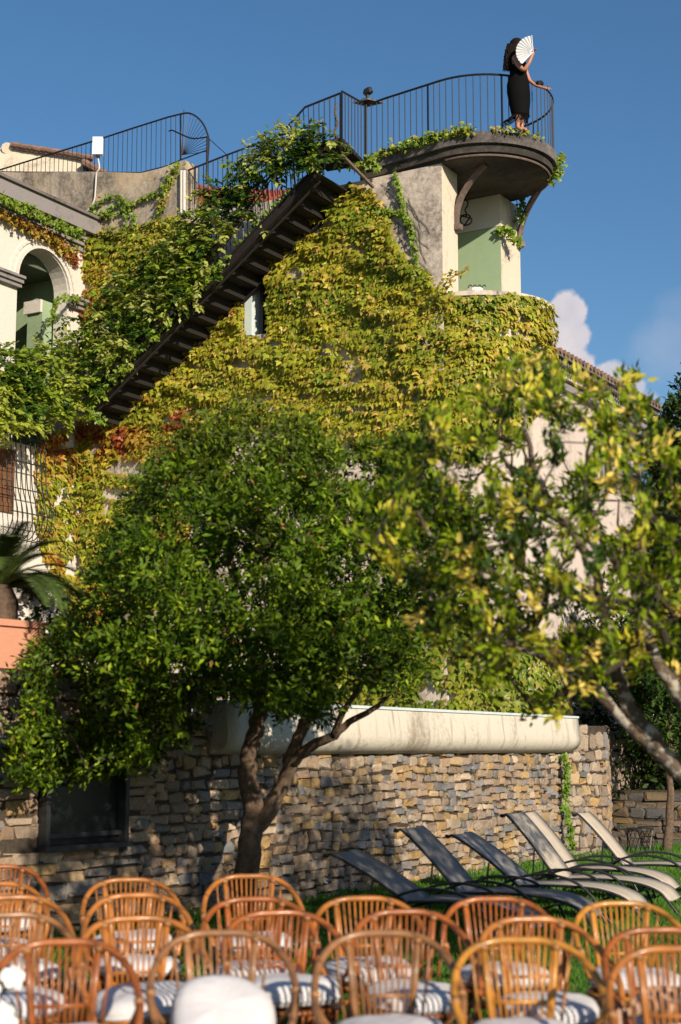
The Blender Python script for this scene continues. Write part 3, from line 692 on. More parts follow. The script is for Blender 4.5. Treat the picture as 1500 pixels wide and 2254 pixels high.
# ------------------------------------------------------------------ railings
def railing(name, label, top, bot, nbars, rr=.02, br=.009, posts=(), extra=None, brail=False, group=None):
    """top and bottom polylines (world), bars between at equal parameter"""
    e = empty(name, bot[0], label, 'railing', group)
    m = MB(); m.tube(top, rr, 6); m.build('handrail', IRON, e)
    if brail: m = MB(); m.tube(bot, rr * .7, 5); m.build('bottom_rail', IRON, e)
    def samp(P, t):
        L = [0]
        for a, b in zip(P, P[1:]): L.append(L[-1] + (b - a).length)
        u = t * L[-1]; i = 0
        while i < len(P) - 2 and L[i + 1] < u: i += 1
        return P[i].lerp(P[i + 1], (u - L[i]) / max(1e-6, L[i + 1] - L[i]))
    for k in range(nbars + 1):
        t = k / nbars; b = samp(bot, t); a = samp(top, t)
        m = MB(); r_ = .018 if k in posts else br; m.tube([b, a], r_, 4 if k in posts else 5); m.build('post' if k in posts else 'bar', IRON, e)
    return e
zr = 13.04
arcp = [Vector((x, y, 12.0)) for x, y in ring_pts(PC, PR - .05, 40, R(232), R(232) + R(240))]
P_in = atz(806, 352, 12.0)
path = [P_in + (arcp[0] - P_in) * t for t in (0, .25, .5, .75)] + arcp
path = [p for p in path]
railing('platform_railing', 'black iron railing curving round the platform where the person stands', [p + Vector((0, 0, 1.04 - (.02 if i == 0 else 0))) for i, p in enumerate(path)], path, 56, .019, .0085, (0, 11, 22, 45))
# landing railing: inner corner -> outer corner -> down
OUT = 1.10; P_out = pF(753, 329, OUT)
railing('landing_railing', 'black iron railing on the small landing under the lamp shelf', [P_in + Vector((-.03, -.03, 1.04)), P_out + Vector((0, 0, 1.05))], [P_in + Vector((-.03, -.03, 0)), P_out], 7, .019, .009, (7,))
print('P_out', P_out)
S_top = F((P_out.xy - O2).dot(DL) + .0, 12.0, OUT)
a_ = pF(745, 333, OUT); b_ = pF(196, 903, OUT)
s_knee = pF(672, 400, OUT)
st = empty('metal_staircase', b_, 'dark iron staircase climbing the creeper covered facade to the platform', 'staircase')
WID = OUT - .03
L0 = pF(190, 905, OUT); L1 = pF(705, 372, OUT)
def stringer(o, nm):
    m = MB(); sh = NF * (o - OUT); sh3 = Vector((sh.x, sh.y, 0))
    a, b = L0 + sh3, L1 + sh3
    m.beam(a, b, .03, .14, NF.to_3d()); u = Vector((0, 0, .10))
    m.beam(a + u, b + u, .09, .025, NF.to_3d()); m.beam(a - u, b - u, .09, .025, NF.to_3d())
    m.build(nm, RUST, st)
stringer(OUT, 'stringer'); stringer(OUT - WID + .03, 'stringer')
# pipe along outer stringer
m = MB(); m.tube([L0 + Vector((0, 0, -.22)), L1 + Vector((0, 0, -.22))], .025, 6); m.build('pipe', RUST, st)
nT = 18
for k in range(nT):
    t = (k + .5) / nT; p = L0.lerp(L1, t) - NF.to_3d() * (WID / 2); 
    m = MB(); m.box(p + Vector((0, 0, .02)), (WID - .07, .25, .025), NF); m.build('tread', STAIR_SHADE, st)
    rs_ = p + DL.to_3d() * .12; m = MB(); m.box(rs_ + Vector((0, 0, -.10)), (WID - .08, .012, .20), NF); m.build('shade_plate', STAIR_SHADE, st)  # black plate added between open treads to stand for shade
    m = MB(); e1 = p - DL.to_3d() * -.125; m.beam(e1 + NF.to_3d() * (WID / 2 - .04) + Vector((0, 0, -.012)), e1 - NF.to_3d() * (WID / 2 - .04) + Vector((0, 0, -.012)), .012, .045, DL.to_3d()); m.build('nosing', NOSE, st)
# landing plate
m = MB(); q = [P_out, P_in + Vector((-.02, 0, 0)), F((P_in.xy - O2).dot(DL) + .75, 0, .02), F((P_out.xy - O2).dot(DL) + .75, 0, OUT)]
m.ext([v.xy for v in q], 11.9, 11.97); m.build('landing', RUST, st)
m = MB(); m.beam(L1, F((P_out.xy - O2).dot(DL) + .3, 11.87, OUT), .04, .16, NF.to_3d()); m.build('landing_beam', RUST, st)
m = MB(); m.beam(P_out + Vector((0, 0, -.1)), pF(822, 412, .05), .045, .045); m.build('strut', BRACK, st)
m = MB(); m.beam(pF(560, 500, OUT), pF(615, 572, .03), .04, .04); m.build('strut', RUST, st)
m = MB(); m.beam(pF(556, 498, OUT), pF(620, 520, .03), .04, .05); m.build('strut', RUST, st)
# stair railing
topP = [pF(750, 205, OUT), pF(672, 236, OUT), pF(636, 276, OUT), pF(520, 392, OUT), pF(300, 615, OUT), pF(170, 745, OUT)]
botP = [pF(750, 330, OUT), pF(688, 362, OUT), pF(640, 430, OUT), pF(522, 545, OUT), pF(300, 770, OUT), pF(185, 888, OUT)]
railing('stair_railing', 'black iron railing along the outer side of the metal staircase', topP, botP, 62, .019, .0095, (0, 10, 22, 34, 46, 58))
tB = [pF(407, 378, -.1), pF(500, 341, -.1), pF(620, 297, -.1), pF(712, 270, -.1)]
bB = [pF(407, 500, -.1), pF(500, 460, -.1), pF(620, 412, -.1), pF(712, 385, -.1)]
railing('terrace_railing', 'black iron railing at the roof terrace edge behind the staircase', tB, bB, 28, .018, .009, (0, 9, 28))
tC = [pF(x, y, -.05) for x, y in ((-40, 388), (0, 374), (100, 343), (205, 311), (300, 280), (370, 258), (398, 251))]
bC = [pF(x, y, -.05) for x, y in ((-40, 380), (0, 378), (100, 379), (205, 379), (310, 380), (365, 366), (398, 352))]
rc = railing('left_railing', 'long black iron railing on the stained parapet at top left, ending in a fan', tC, bC, 44, .017, .007, (44,), brail=True)
cF = pF(401, 341, -.05); arcF = [(398, 251), (415, 249), (432, 256), (447, 272), (456, 292), (460, 312), (457, 360)]
m = MB(); m.tube(spline([pF(x, y, -.05) for x, y in arcF], 4), .018, 6); m.build('fan_arc', IRON, rc)
m = MB(); m.tube([pF(457, 300, -.05), pF(455, 405, -.05)], .022, 6); m.build('post', IRON, rc)
m = MB(); m.tube(spline([pF(x, y, -.05) for x, y in ((372, 289), (380, 287), (400, 296), (425, 305), (455, 302))], 4), .015, 5); m.build('scroll', IRON, rc)
m = MB(); m.tube([pF(398, 352, -.05), pF(455, 331, -.05)], .014, 5); m.build('bottom_rail', IRON, rc)
m = MB(); m.tube([pF(460, 305, -.05), pF(500, 341, -.05)], .008, 4); m.build('stay', IRON, rc)
for k in range(15):
    a = R(93 - k * 6.2); rr_ = 102 - k * 2.3
    m = MB(); m.tube([cF, pF(401 + rr_ * .78 * math.cos(a), 341 - rr_ * math.sin(a), -.05)], .006, 4); m.build('spoke', IRON, rc)
# white box, conduit
wb = empty('antenna_box', pF(216, 345, .05), 'white rectangular box mounted on the left railing', 'box')
m = MB(); p = pF(216, 322, .08); m.box(p, (.20, .1, .36), (1, 0)); m.build('casing', WHITEP, wb)
m = MB(); m.box(p + Vector((0, 0, -.2)), (.08, .06, .05)); m.build('connector', IRON, wb)
cdp = empty('conduit', pF(190, 468, .05), 'thin pale cable conduit running down the stained parapet wall', 'cable')
m = MB(); m.tube(spline([pF(x, y, .05) for x, y in ((216, 345), (219, 370), (213, 382), (211, 410), (208, 440), (198, 458), (186, 470))], 4), .016, 6); m.build('pipe', PL_WHITE, cdp)
pp = empty('drain_pipes', pF(403, 470, .06), 'pair of pale vertical pipes at the end of the stained parapet', 'pipes')
for k in range(2):
    m = MB(); x = 400 + k * 6; m.tube([pF(x, 376, .06), pF(x, 475, .06)], .03, 8); m.build('pipe', PL_WHITE, pp)
# lamp on shelf
lp = empty('spotlight', P_in + Vector((0, 0, 1.05)), 'black swivelling spotlight on a flat shelf above the railing corner', 'lamp')
c = P_in + Vector((.03, 0, 1.07)); m = MB(); 
q = [c + Vector((-.27, .0, 0)), c + Vector((.0, -.16, 0)), c + Vector((.30, 0, 0)), c + Vector((0, .18, 0))]
m.prism(q, [v + Vector((0, 0, .022)) for v in q]); m.build('shelf', SLABM, lp)
m = MB(); m.tube([c + Vector((0, 0, .023)), c + Vector((0, 0, .04)), c + Vector((0, 0, .06))], [.13, .13, .05], 12); m.tube([c + Vector((0, 0, .05)), c + Vector((0, 0, .16))], .03, 8); m.build('base', IRON, lp)
m = MB(); m.tube([c + Vector((-.05, 0, .16)), c + Vector((-.02, 0, .2)), c + Vector((.04, -.02, .225)), c + Vector((.085, -.03, .24))], [.045, .07, .072, .05], 10); m.build('head', IRON, lp)
m = MB(); m.beam(P_in + Vector((.0, 0, 1.04)), P_in + Vector((-.22, -.0, 1.09)), .02, .02); m.beam(P_in + Vector((.0, 0, 1.0)), P_in + Vector((.27, 0, 1.09)), .02, .02); m.build('bracket', IRON, lp)
m = MB(); m.tube([P_in + Vector((0, -.02, -.02)), P_in + Vector((0, -.02, 1.06))], .026, 6); m.build('post', IRON, lp)

# ------------------------------------------------------------------ creeper
def surf(px, py, lift=0):
    """pixel arrays -> points on facade plane / turret with outward normals"""
    d = rays(px, py); n = np.array([NF.x, NF.y]); p0 = np.array([O2.x, O2.y])
    t = (p0 @ n + lift) / (d[:, :2] @ n); P = d * t[:, None]
    w = ((P[:, :2] - p0) @ np.array([DL.x, DL.y]))
    NN = np.repeat(np.array([[NF.x, NF.y, 0]]), len(px), 0)
    a = (d[:, :2] ** 2).sum(1); b = -2 * (d[:, :2] @ np.array(TC)); c = TC.length_squared - (TR + lift) ** 2; disc = b * b - 4 * a * c
    ok = disc > 0; tt = (-b - np.sqrt(np.maximum(disc, 0))) / (2 * a); Q = d * tt[:, None]
    use = (w < 0.15) & ok
    P[use] = Q[use]; nn = (Q[:, :2] - np.array(TC)) / (TR + lift); NN[use, :2] = nn[use]
    valid = (w > -.0) | ok
    P[:, 2] += CAMZ
    return P, NN, valid
def creeper_cols(px, py, n, red):
    v = vnoise(px, py, 60); v2 = vnoise(px + 900, py + 77, 25); r_ = rng.random(n)
    yel = np.array([.49, .43, .04]); grn = np.array([.17, .24, .025]); org = np.array([.46, .20, .035]); rd = np.array([.32, .085, .03]); lim = np.array([.33, .38, .035]); tan = np.array([.58, .43, .10])
    t = np.clip(.55 + (v - .5) * 1.5 + (r_ - .5) * .8, 0, 1)[:, None]
    c = grn * (1 - t) + yel * t
    q = rng.random(n); c = np.where((q < .25)[:, None], lim, c); c = np.where((q > .84)[:, None], tan, c)
    R_ = np.clip(red + (v2 - .58) * 1.1 * (red > .02) + (rng.random(n) - .5) * .5, 0, 1.3)
    c = np.where((R_ > .45)[:, None], org * .6 + c * .4, c); c = np.where((R_ > .8)[:, None], rd, c)
    return c * rng.uniform(.7, 1.15, n)[:, None]
def creeper(root, polys, n, size, redf=None, holes=(), thin=0, fromsurf=surf, nsing=300, minlift=.03, maxlift=.125, gapf=None, green=0):
    q = np.vstack([sample_poly(P, int(n * f)) for P, f in polys])
    for h in holes: q = q[~inpoly(h, q[:, 0], q[:, 1])]
    if gapf is not None: q = q[gapf(q[:, 0], q[:, 1])]
    # leaf rows: push leaves towards arching bands
    ph = q[:, 1] + 14 * vnoise(q[:, 0], q[:, 1], 70) + .1 * q[:, 0]
    band = np.mod(ph, 15.0) / 15.0; q[:, 1] += (band - .5) * -5
    lift = rng.uniform(minlift, maxlift, len(q)) * (.3 + 1.9 * vnoise(q[:, 0] * .6 + 300, q[:, 1] * 1.3, 30) ** 1.5)
    P, NN, ok = fromsurf(q[:, 0], q[:, 1]); P = P + NN * lift[:, None]
    q, P, NN = q[ok], P[ok], NN[ok]; n_ = len(q)
    yd = NN * rng.uniform(.15, .75, n_)[:, None] + rng.normal(0, .28, (n_, 3)); yd[:, 2] -= rng.uniform(.6, 1.0, n_)
    nr = NN * 1.0 + rng.normal(0, .3, (n_, 3)); nr[:, 2] += rng.uniform(.2, .8, n_)
    red = redf(q[:, 0], q[:, 1]) if redf is not None else np.zeros(n_)
    col = creeper_cols(q[:, 0], q[:, 1], n_, red)
    if green: col = col * (1 - green) + np.array([.10, .20, .02]) * green * rng.uniform(.6, 1.3, (n_, 1))
    leaves(root, IVY_T, P, yd, nr, rng.uniform(size * .45, size * 1.3, n_), col, LEAF, n_single=nsing)
main = [(592, 600), (600, 545), (648, 500), (690, 470), (745, 440), (782, 408), (830, 425), (858, 470), (878, 540), (905, 580), (945, 600), (975, 640), (1015, 655), (1060, 655), (1120, 648), (1170, 655), (1215, 682), (1222, 760), (1226, 850), (1222, 920), (1180, 900), (1150, 960), (1100, 950), (1040, 1010), (940, 1010), (880, 985), (810, 990), (720, 960), (640, 940), (540, 935), (440, 965), (400, 985), (330, 955), (270, 930), (215, 915), (250, 880), (300, 855), (350, 815), (440, 735), (480, 700), (540, 645), (543, 742), (592, 742)]
def gap_main(x, y):
    g_ = vnoise(x * .45 + 40, y * 1.1, 26); keep = g_ < .82
    for (cx, cy, rx, ry, a) in ((790, 545, 45, 11, .3), (900, 640, 45, 8, .25), (540, 803, 45, 9, .05), (770, 770, 18, 5, .4), (1150, 705, 40, 9, .6), (1165, 745, 35, 8, .6), (1110, 870, 40, 12, 0), (745, 905, 25, 6, 0), (960, 740, 18, 5, 0), (520, 910, 20, 8, 0), (385, 925, 28, 9, .2), (690, 500, 20, 12, .4), (880, 755, 30, 5, 0)):
        dx = x - cx; dy = y - cy - a * dx; keep &= ((dx / rx) ** 2 + (dy / ry) ** 2) > 1
    return keep | (rng.random(len(x)) < .12)
def red_main(x, y):
    r_ = np.zeros(len(x))
    for (cx, cy, rr, a) in ((500, 680, 26, .7), (425, 740, 22, .6), (290, 870, 18, .9), (410, 935, 40, .85), (440, 890, 20, .3), (330, 890, 30, .35), (1190, 800, 70, .25), (620, 560, 40, .2)): r_ = np.maximum(r_, a * np.exp(-((x - cx) ** 2 + (y - cy) ** 2) / rr ** 2))
    return r_
cr1 = empty('wall_creeper', F(2.5, 1.95, .05), 'yellow green creeper blanketing the facade and round balcony right of the staircase', 'creeper')
creeper(cr1, [(main, 1.0)], 31000, .108, red_main, gapf=gap_main)
left = [(162, 548), (200, 512), (260, 505), (330, 492), (395, 480), (440, 500), (470, 560), (440, 600), (380, 620), (320, 640), (250, 690), (190, 720), (160, 705), (165, 650), (180, 610), (160, 590)]
cr2 = empty('upper_creeper', F(7, 8, .05), 'yellow and orange creeper in the corner beside the arch', 'creeper')
creeper(cr2, [(left, 1.0)], 5800, .108, lambda x, y: np.clip((y - 560) / 160, 0, .75) + .0 * x, gapf=lambda x, y: (vnoise(x, y, 30) < .72) | (y < 570), nsing=150)
low = [(70, 985), (110, 950), (215, 925), (330, 945), (430, 985), (440, 1080), (420, 1180), (350, 1340), (240, 1420), (170, 1400), (130, 1330), (100, 1240), (75, 1150), (80, 1090)]
cr3 = empty('lower_creeper', F(7.5, 3, .05), 'red, orange and lime creeper on the white corner below the staircase', 'creeper')
def gap_low(x, y):
    k = vnoise(x * .8, y * 1.3, 24) < .76
    for (cx, cy, rx, ry) in ((290, 1030, 55, 18), (270, 1085, 40, 16), (170, 1120, 20, 10)): k &= (((x - cx) / rx) ** 2 + ((y - cy) / ry) ** 2) > 1
    return k
def surf_low(x, y):
    P, NN, ok = surf(x, y); d = rays(x, y); n = np.array([NR.x, NR.y]); p0 = np.array([G2.x, G2.y]); t = (p0 @ n) / (d[:, :2] @ n); Q = d * t[:, None]; Q[:, 2] += CAMZ
    use = Q[:, 1] < P[:, 1]; use &= x < 250
    P[use] = Q[use]; NN[use] = np.array([NR.x, NR.y, 0]); return P, NN, ok
creeper(cr3, [(low, 1.0)], 9500, .115, lambda x, y: .33 + .55 * np.exp(-((y - 960) / 45) ** 2) + .35 * np.exp(-((x - 380) ** 2 + (y - 1000) ** 2) / 60 ** 2) - .3 * np.exp(-((y - 1120) / 50) ** 2), gapf=gap_low, fromsurf=surf_low, nsing=150)
basec = [(800, 1380), (1000, 1330), (1160, 1400), (1235, 1480), (1240, 1600), (1000, 1620), (700, 1580), (640, 1500)]
cr4 = empty('terrace_creeper', F(1, 1.95, .1), 'green creeper at the foot of the villa above the plaster parapet', 'creeper')
creeper(cr4, [(basec, 1.0)], 3800, .13, None, nsing=60, green=.45, gapf=lambda x, y: vnoise(x, y, 45) < .5 + (y - 1330) / 500)
# vine strands
def strand(label, pts, fn, step, size, greenness, red=0, spread=.03, stemr=.008):
    P = spline([fn(*p) for p in pts], 8); e = empty('vine_strand', P[0], label, 'vine')
    m = MB(); m.tube(P, stemr, 4); m.build('stem', TWIG, e)
    L = [0]
    for a, b in zip(P, P[1:]): L.append(L[-1] + (b - a).length)
    n = max(6, int(L[-1] / step)); u = rng.uniform(0, L[-1], n)
    A = np.array([list(p) for p in P]); pos = np.stack([np.interp(u, L, A[:, i]) for i in range(3)], 1) + rng.normal(0, spread, (n, 3)); 
    N3 = np.repeat(np.array([[NF.x * .6 + NR.x * .2, NF.y * .6 + NR.y * .4, 0.0]]), n, 0); pos += N3 * .05
    yd = N3 * rng.uniform(.1, .6, n)[:, None] + rng.normal(0, .4, (n, 3)); yd[:, 2] -= .7; nr = N3 + rng.normal(0, .35, (n, 3)); nr[:, 2] += .4
    c = creeper_cols(pos[:, 0] * 50, pos[:, 2] * 50, n, np.full(n, red)); gcol = np.array([.12, .23, .02]) * rng.uniform(.5, 1.6, (n, 1)); c = c * (1 - greenness) + gcol * greenness
    leaves(e, IVY_T, pos, yd, nr, rng.uniform(size * .6, size * 1.2, n), c, LEAF, n_single=0)
pf = lambda x, y: pF(x, y, .04)
pw = lambda o: (lambda x, y: pW(x, y, o))
SV = [('bright green vine trailing down the grey tower wall', [(868, 385), (880, 420), (890, 470), (905, 500), (915, 560), (918, 590)], pf, .010, .075, .85, 0),
 ('green vine branching across the tower wall to the left', [(905, 495), (880, 470), (850, 465), (800, 458)], pf, .010, .075, .8, 0),
 ('vine curling over the stained parapet, upper loop', [(190, 475), (215, 450), (245, 433), (270, 440), (290, 460), (300, 500)], pf, .011, .075, .7, 0),
 ('vine curling over the stained parapet, lower loop', [(195, 480), (230, 468), (265, 450), (280, 470), (278, 500)], pf, .011, .075, .75, 0),
 ('vine rising to the right across the stained parapet', [(200, 478), (260, 470), (300, 445), (340, 428), (370, 420)], pf, .012, .075, .6, 0),
 ('yellow vine climbing to the parapet pillar', [(345, 500), (355, 460), (365, 420), (380, 385), (392, 362)], pf, .006, .085, .2, .2),
 ('green vine along the top moulding of the wing cornice', [(-30, 425), (0, 437), (60, 460), (120, 490), (185, 520)], pw(.36), .006, .08, .8, 0),
 ('red vine along the lower moulding of the wing cornice', [(-30, 455), (0, 468), (60, 498), (110, 520), (170, 562)], pw(.14), .005, .08, .15, .75),
 ('thin green vine below the wing cornice', [(20, 470), (60, 500), (110, 525), (150, 545)], pw(.1), .014, .07, .8, .0),
 ('red vine reaching down to the arch', [(90, 500), (120, 535), (150, 560), (172, 575)], pw(.08), .007, .08, .0, .95),
 ('vine hanging in front of the arch opening', [(178, 655), (130, 660), (120, 690), (112, 715)], pw(.22), .008, .07, .8, 0),
 ('small yellow vine on the cream pier', [(965, 655), (985, 620), (1005, 605), (1020, 600)], lambda x, y: pF(x, y, .25), .010, .09, .1, .1),
 ('green vine tuft on the far pier of the tower', [(1100, 500), (1115, 510), (1130, 520), (1142, 530)], lambda x, y: at(x, y, 26.85), .005, .10, .8, 0),
 ('dark green vine dangling from the platform underside', [(1215, 395), (1180, 402), (1155, 410), (1148, 450), (1142, 490)], lambda x, y: at(x, y, 27.3), .008, .09, .9, 0),
 ('vine clump hanging off the right rim of the platform', [(1228, 340), (1232, 360), (1225, 385), (1210, 395)], lambda x, y: at(x, y, 26.2), .005, .09, .75, .2),
 ('vine along the underside of the staircase', [(520, 545), (580, 480), (640, 420), (690, 380)], lambda x, y: pF(x, y, OUT - .05), .012, .07, .9, 0),
 ('thin vine draped down the middle of the staircase stringer', [(500, 570), (450, 620), (400, 680), (350, 735), (300, 780)], lambda x, y: pF(x, y, OUT + .06), .014, .08, .8, 0),
 ('thin vine draped over the foot of the staircase', [(290, 800), (250, 835), (220, 870), (195, 905), (230, 925)], lambda x, y: pF(x, y, OUT + .06), .009, .09, .5, 0),
 ('green vine tangled on the landing edge', [(770, 350), (800, 370), (820, 352), (830, 372)], lambda x, y: pF(x, y, .15), .005, .09, .6, 0),
 ('vine hanging down the face of the stone wall', [(1240, 1660), (1250, 1700), (1245, 1760), (1255, 1820), (1258, 1870)], lambda x, y: at(x, y, 23.35), .005, .06, .95, 0),
 ('vine creeping along the top of the platform slab', [(812, 352), (860, 335), (900, 318), (960, 303), (1010, 291), (1040, 284)], lambda x, y: atz(x, y, 12.03), .0038, .085, .45, .15),
 ('small leaves on the platform rim by the person', [(1080, 286), (1120, 286), (1150, 291), (1190, 305)], lambda x, y: atz(x, y, 12.03), .016, .07, .3, .3)]
for s_ in SV: strand(s_[0], s_[1], s_[2], s_[3], s_[4], s_[5], s_[6], spread=.028 if s_[4] < .08 else .05)
# bare stems on the tower wall
e = empty('bare_vine_stems', F(1, 9.5, .02), 'thin leafless vine stems spread over the grey tower wall', 'vine')
for k in range(16):
    x = random.uniform(830, 900); y = random.uniform(400, 560); pts = [(x, y)]
    for j in range(4): x += random.uniform(2, 26); y += random.uniform(8, 38); pts.append((min(x, 966), y))
    m = MB(); m.tube(spline([pF(a, b, .012) for a, b in pts], 3), .0045, 3); m.build('stem', TWIG, e)
# old woody vine on landing rail
e = empty('woody_vine', pF(738, 300, OUT + .03), 'dry twisted woody vine on the landing railing', 'vine')
m = MB(); m.tube(spline([pF(x, y, OUT + .04) for x, y in ((741, 228), (738, 250), (744, 270), (737, 290), (742, 305), (728, 318), (715, 330))], 4), .02, 6); m.build('stem', BARK, e)

# ------------------------------------------------------------------ wisteria
def wist_surface(px, py):
    P, NN, ok = surf(px, py); d = rays(px, py)
    n = np.array([NF.x, NF.y]); p0 = np.array([O2.x, O2.y]); t = (p0 @ n + OUT + .12) / (d[:, :2] @ n); Q = d * t[:, None]
    Yl = 26.7 + np.clip(px / 210, 0, 1) * 1.5; Y = np.where(px < 230, np.minimum(Q[:, 1], Yl), Q[:, 1])
    t = Y / d[:, 1]; Q = d * t[:, None]; Q[:, 2] += CAMZ; return Q
wist = [(-60, 760), (60, 765), (150, 755), (165, 700), (215, 650), (250, 620), (300, 590), (330, 560), (390, 500), (430, 470), (455, 420), (520, 375), (545, 330), (600, 300), (615, 275), (640, 285), (700, 290), (735, 322), (735, 345), (690, 360), (600, 372), (560, 400), (545, 440), (500, 470), (460, 500), (470, 545), (450, 610), (425, 650), (370, 690), (310, 720), (290, 760), (245, 800), (215, 850), (180, 905), (100, 930), (0, 945), (-60, 950)]
wr = empty('wisteria', wist_surface(np.array([150.]), np.array([900.]))[0] - np.array([0, 0, 4.5]), 'lush green and pale yellow wisteria climbing along the outer staircase railing', 'climbing plant')
cl = sample_poly(wist, 1450); keep = (cl[:, 0] < 330) | (vnoise(cl[:, 0], cl[:, 1], 40) < .75); cl = cl[keep]
tt_ = rng.random(330); ex = np.stack([200 + 470 * tt_, 830 - 540 * tt_], 1) + rng.normal(0, 1, (330, 2)) * np.array([14, 20]); ex = ex[vnoise(ex[:, 0] * 1.3, ex[:, 1], 40) < .42]
cl = np.vstack([cl, ex]); B = wist_surface(cl[:, 0], cl[:, 1]); B += rng.normal(0, .10, B.shape); bright = vnoise(cl[:, 0], cl[:, 1], 55) + rng.normal(0, .18, len(cl))
pos = []; yd = []; nr = []; cc = []; sz_ = []
for i in range(len(cl)):
    ax = rng.normal(0, .7, 3); ax[2] -= .5; ax[1] -= .5; ax /= np.linalg.norm(ax); sd = np.cross(ax, [0, 0, 1.]); sd /= max(1e-6, np.linalg.norm(sd)); ln = rng.uniform(.18, .34)
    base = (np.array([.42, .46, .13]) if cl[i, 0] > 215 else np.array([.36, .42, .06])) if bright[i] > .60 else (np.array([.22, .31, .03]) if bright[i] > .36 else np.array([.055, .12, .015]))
    for j in range(13):
        t = (j // 2) / 6; s_ = 1 if j % 2 else -1
        pos.append(B[i] + ax * ln * t + rng.normal(0, .012, 3)); v = ax * .5 + sd * s_ * .8 + np.array([0, 0, -.25]); 
        if j == 12: v = ax
        yd.append(v + rng.normal(0, .15, 3)); nr.append(np.array([.1, -.5, .8]) + rng.normal(0, .3, 3)); cc.append(base * rng.uniform(.7, 1.25)); sz_.append(rng.uniform(.09, .15))
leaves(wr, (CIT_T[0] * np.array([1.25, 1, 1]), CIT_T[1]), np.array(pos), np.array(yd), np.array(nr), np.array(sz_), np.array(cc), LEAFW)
for k in range(5):
    pts = [(185 + k * 5, 860), (205 + k * 12, 830), (300 + k * 6, 740), (420, 600 + k * 6), (520, 480 + k * 5), (620, 340 + k * 4)]
    m = MB(); m.tube(spline([pF(x + random.uniform(-6, 6), y + random.uniform(-8, 8), OUT + .05) for x, y in pts], 5), .014, 5); m.build('stem', TWIG, wr)

# ------------------------------------------------------------------ trees
def grow(skel, attr, step, tip_r, jit=.25):
    """skel: list of (polyline of Vector, r0, r1) fixed limbs; attr: (N,3) twig targets. returns nodes, parents, radii from attractors"""
    nodes = []; par = []
    for pl in skel:
        S = spline(pl, 5)
        base = -1
        if nodes:
            A = np.array(nodes); base = int(((A - np.array(S[0])) ** 2).sum(1).argmin())
        for j, p in enumerate(S):
            nodes.append(tuple(p)); par.append(base if j == 0 else len(nodes) - 2)
    nfix = len(nodes); cap_ = nfix + len(attr) * 14; A = np.zeros((cap_, 3)); A[:nfix] = nodes; n = nfix
    root = np.array(nodes[0]); order = np.argsort(((attr - np.array(nodes[nfix // 3])) ** 2).sum(1)); tips = []
    for i in order:
        a = attr[i]; d = ((A[:n] - a) ** 2).sum(1); j = int(d.argmin()); L = math.sqrt(d[j]); k = max(1, int(L / step)); k = min(k, 12)
        o = A[j].copy(); prev = j; off = rng.normal(0, jit * L * .35, 3)
        if n + k + 1 >= cap_: break
        for q in range(1, k + 1):
            t = q / k; p = o + (a - o) * t + off * math.sin(math.pi * t) + np.array([0, 0, .12 * L * math.sin(math.pi * t)]) + rng.normal(0, .01, 3)
            A[n] = p; par.append(prev); prev = n; n += 1
        tips.append(prev)
    A = A[:n]; r = np.zeros(n); ch = [[] for _ in range(n)]
    for i, p in enumerate(par):
        if p >= 0: ch[p].append(i)
    acc = np.zeros(n)
    depth = np.zeros(n, int)
    for i in range(n): depth[i] = 0 if par[i] < 0 else depth[par[i]] + 1
    ordd = np.argsort(-depth)
    for i in ordd:
        if not ch[i]: acc[i] = tip_r ** 2.4
        if par[i] >= 0: acc[par[i]] += acc[i]
    return A, par, acc ** (1 / 2.4), nfix, tips, ch
def tree(name, label, loc, limbs, attr, leafn, lsize, cols, mat_b, mat_t, leafm, nsing=300, step=.14, tip_r=.004, tuft=.12, radii=None, droop=0.0, group=None, catg='tree', dirw=.6):
    root = empty(name, loc, label, catg, group)
    A, par, r, nfix, tips, ch = grow(limbs, attr, step, tip_r)
    # fixed limbs as parts
    k0 = 0
    for li, pl in enumerate(limbs):
        S = spline(pl, 5); m = MB(); r0, r1 = radii[li]; nS = len(S)
        S2 = [p + Vector((random.gauss(0, r0 * .10), random.gauss(0, r0 * .10), 0)) if 0 < i < nS - 1 else p for i, p in enumerate(S)]
        m.tube(S2, [r0 + (r1 - r0) * (i / (nS - 1)) ** .8 * 1.0 for i in range(nS)], 9); m.build('trunk' if li == 0 else 'limb', mat_b, root, smooth=True)
    m = MB(); seen = set()
    for i in range(nfix, len(A)):
        p = par[i]
        if p >= nfix and max(ch[p], key=lambda c: r[c]) == i: continue      # continued by a chain
        chain = [p, i]; j = i
        while ch[j]:
            j = max(ch[j], key=lambda c: r[c]); chain.append(j)
        m.tube([A[c] for c in chain], [min(float(r[chain[1]]), .03)] + [min(float(r[c]), .03) for c in chain[1:]], 5 if r[i] > .01 else 3, cap=False)
    m.build('twigs', mat_t, root, kind='stuff')
    tp = A[tips]; per = leafn / len(tp); idx = rng.integers(0, len(tp), leafn)
    tdir = np.array([unit((A[t] - A[par[t]])[None])[0] for t in tips])
    along = rng.uniform(-.8, 1, leafn) * tuft
    pos = tp[idx] + tdir[idx] * along[:, None] + rng.normal(0, tuft * .42, (leafn, 3))
    yd = tdir[idx] * dirw + rng.normal(0, 1.2 - dirw, (leafn, 3)); yd[:, 2] -= droop; nr = rng.normal(0, .55, (leafn, 3)) + np.array([.25, -.4, .75])
    col = cols(pos, idx, leafn, tp)
    leaves(root, CIT_T, pos, yd, nr, rng.uniform(lsize * .65, lsize * 1.2, leafn), col, leafm, 'crown', 'leaf', nsing)
    return root
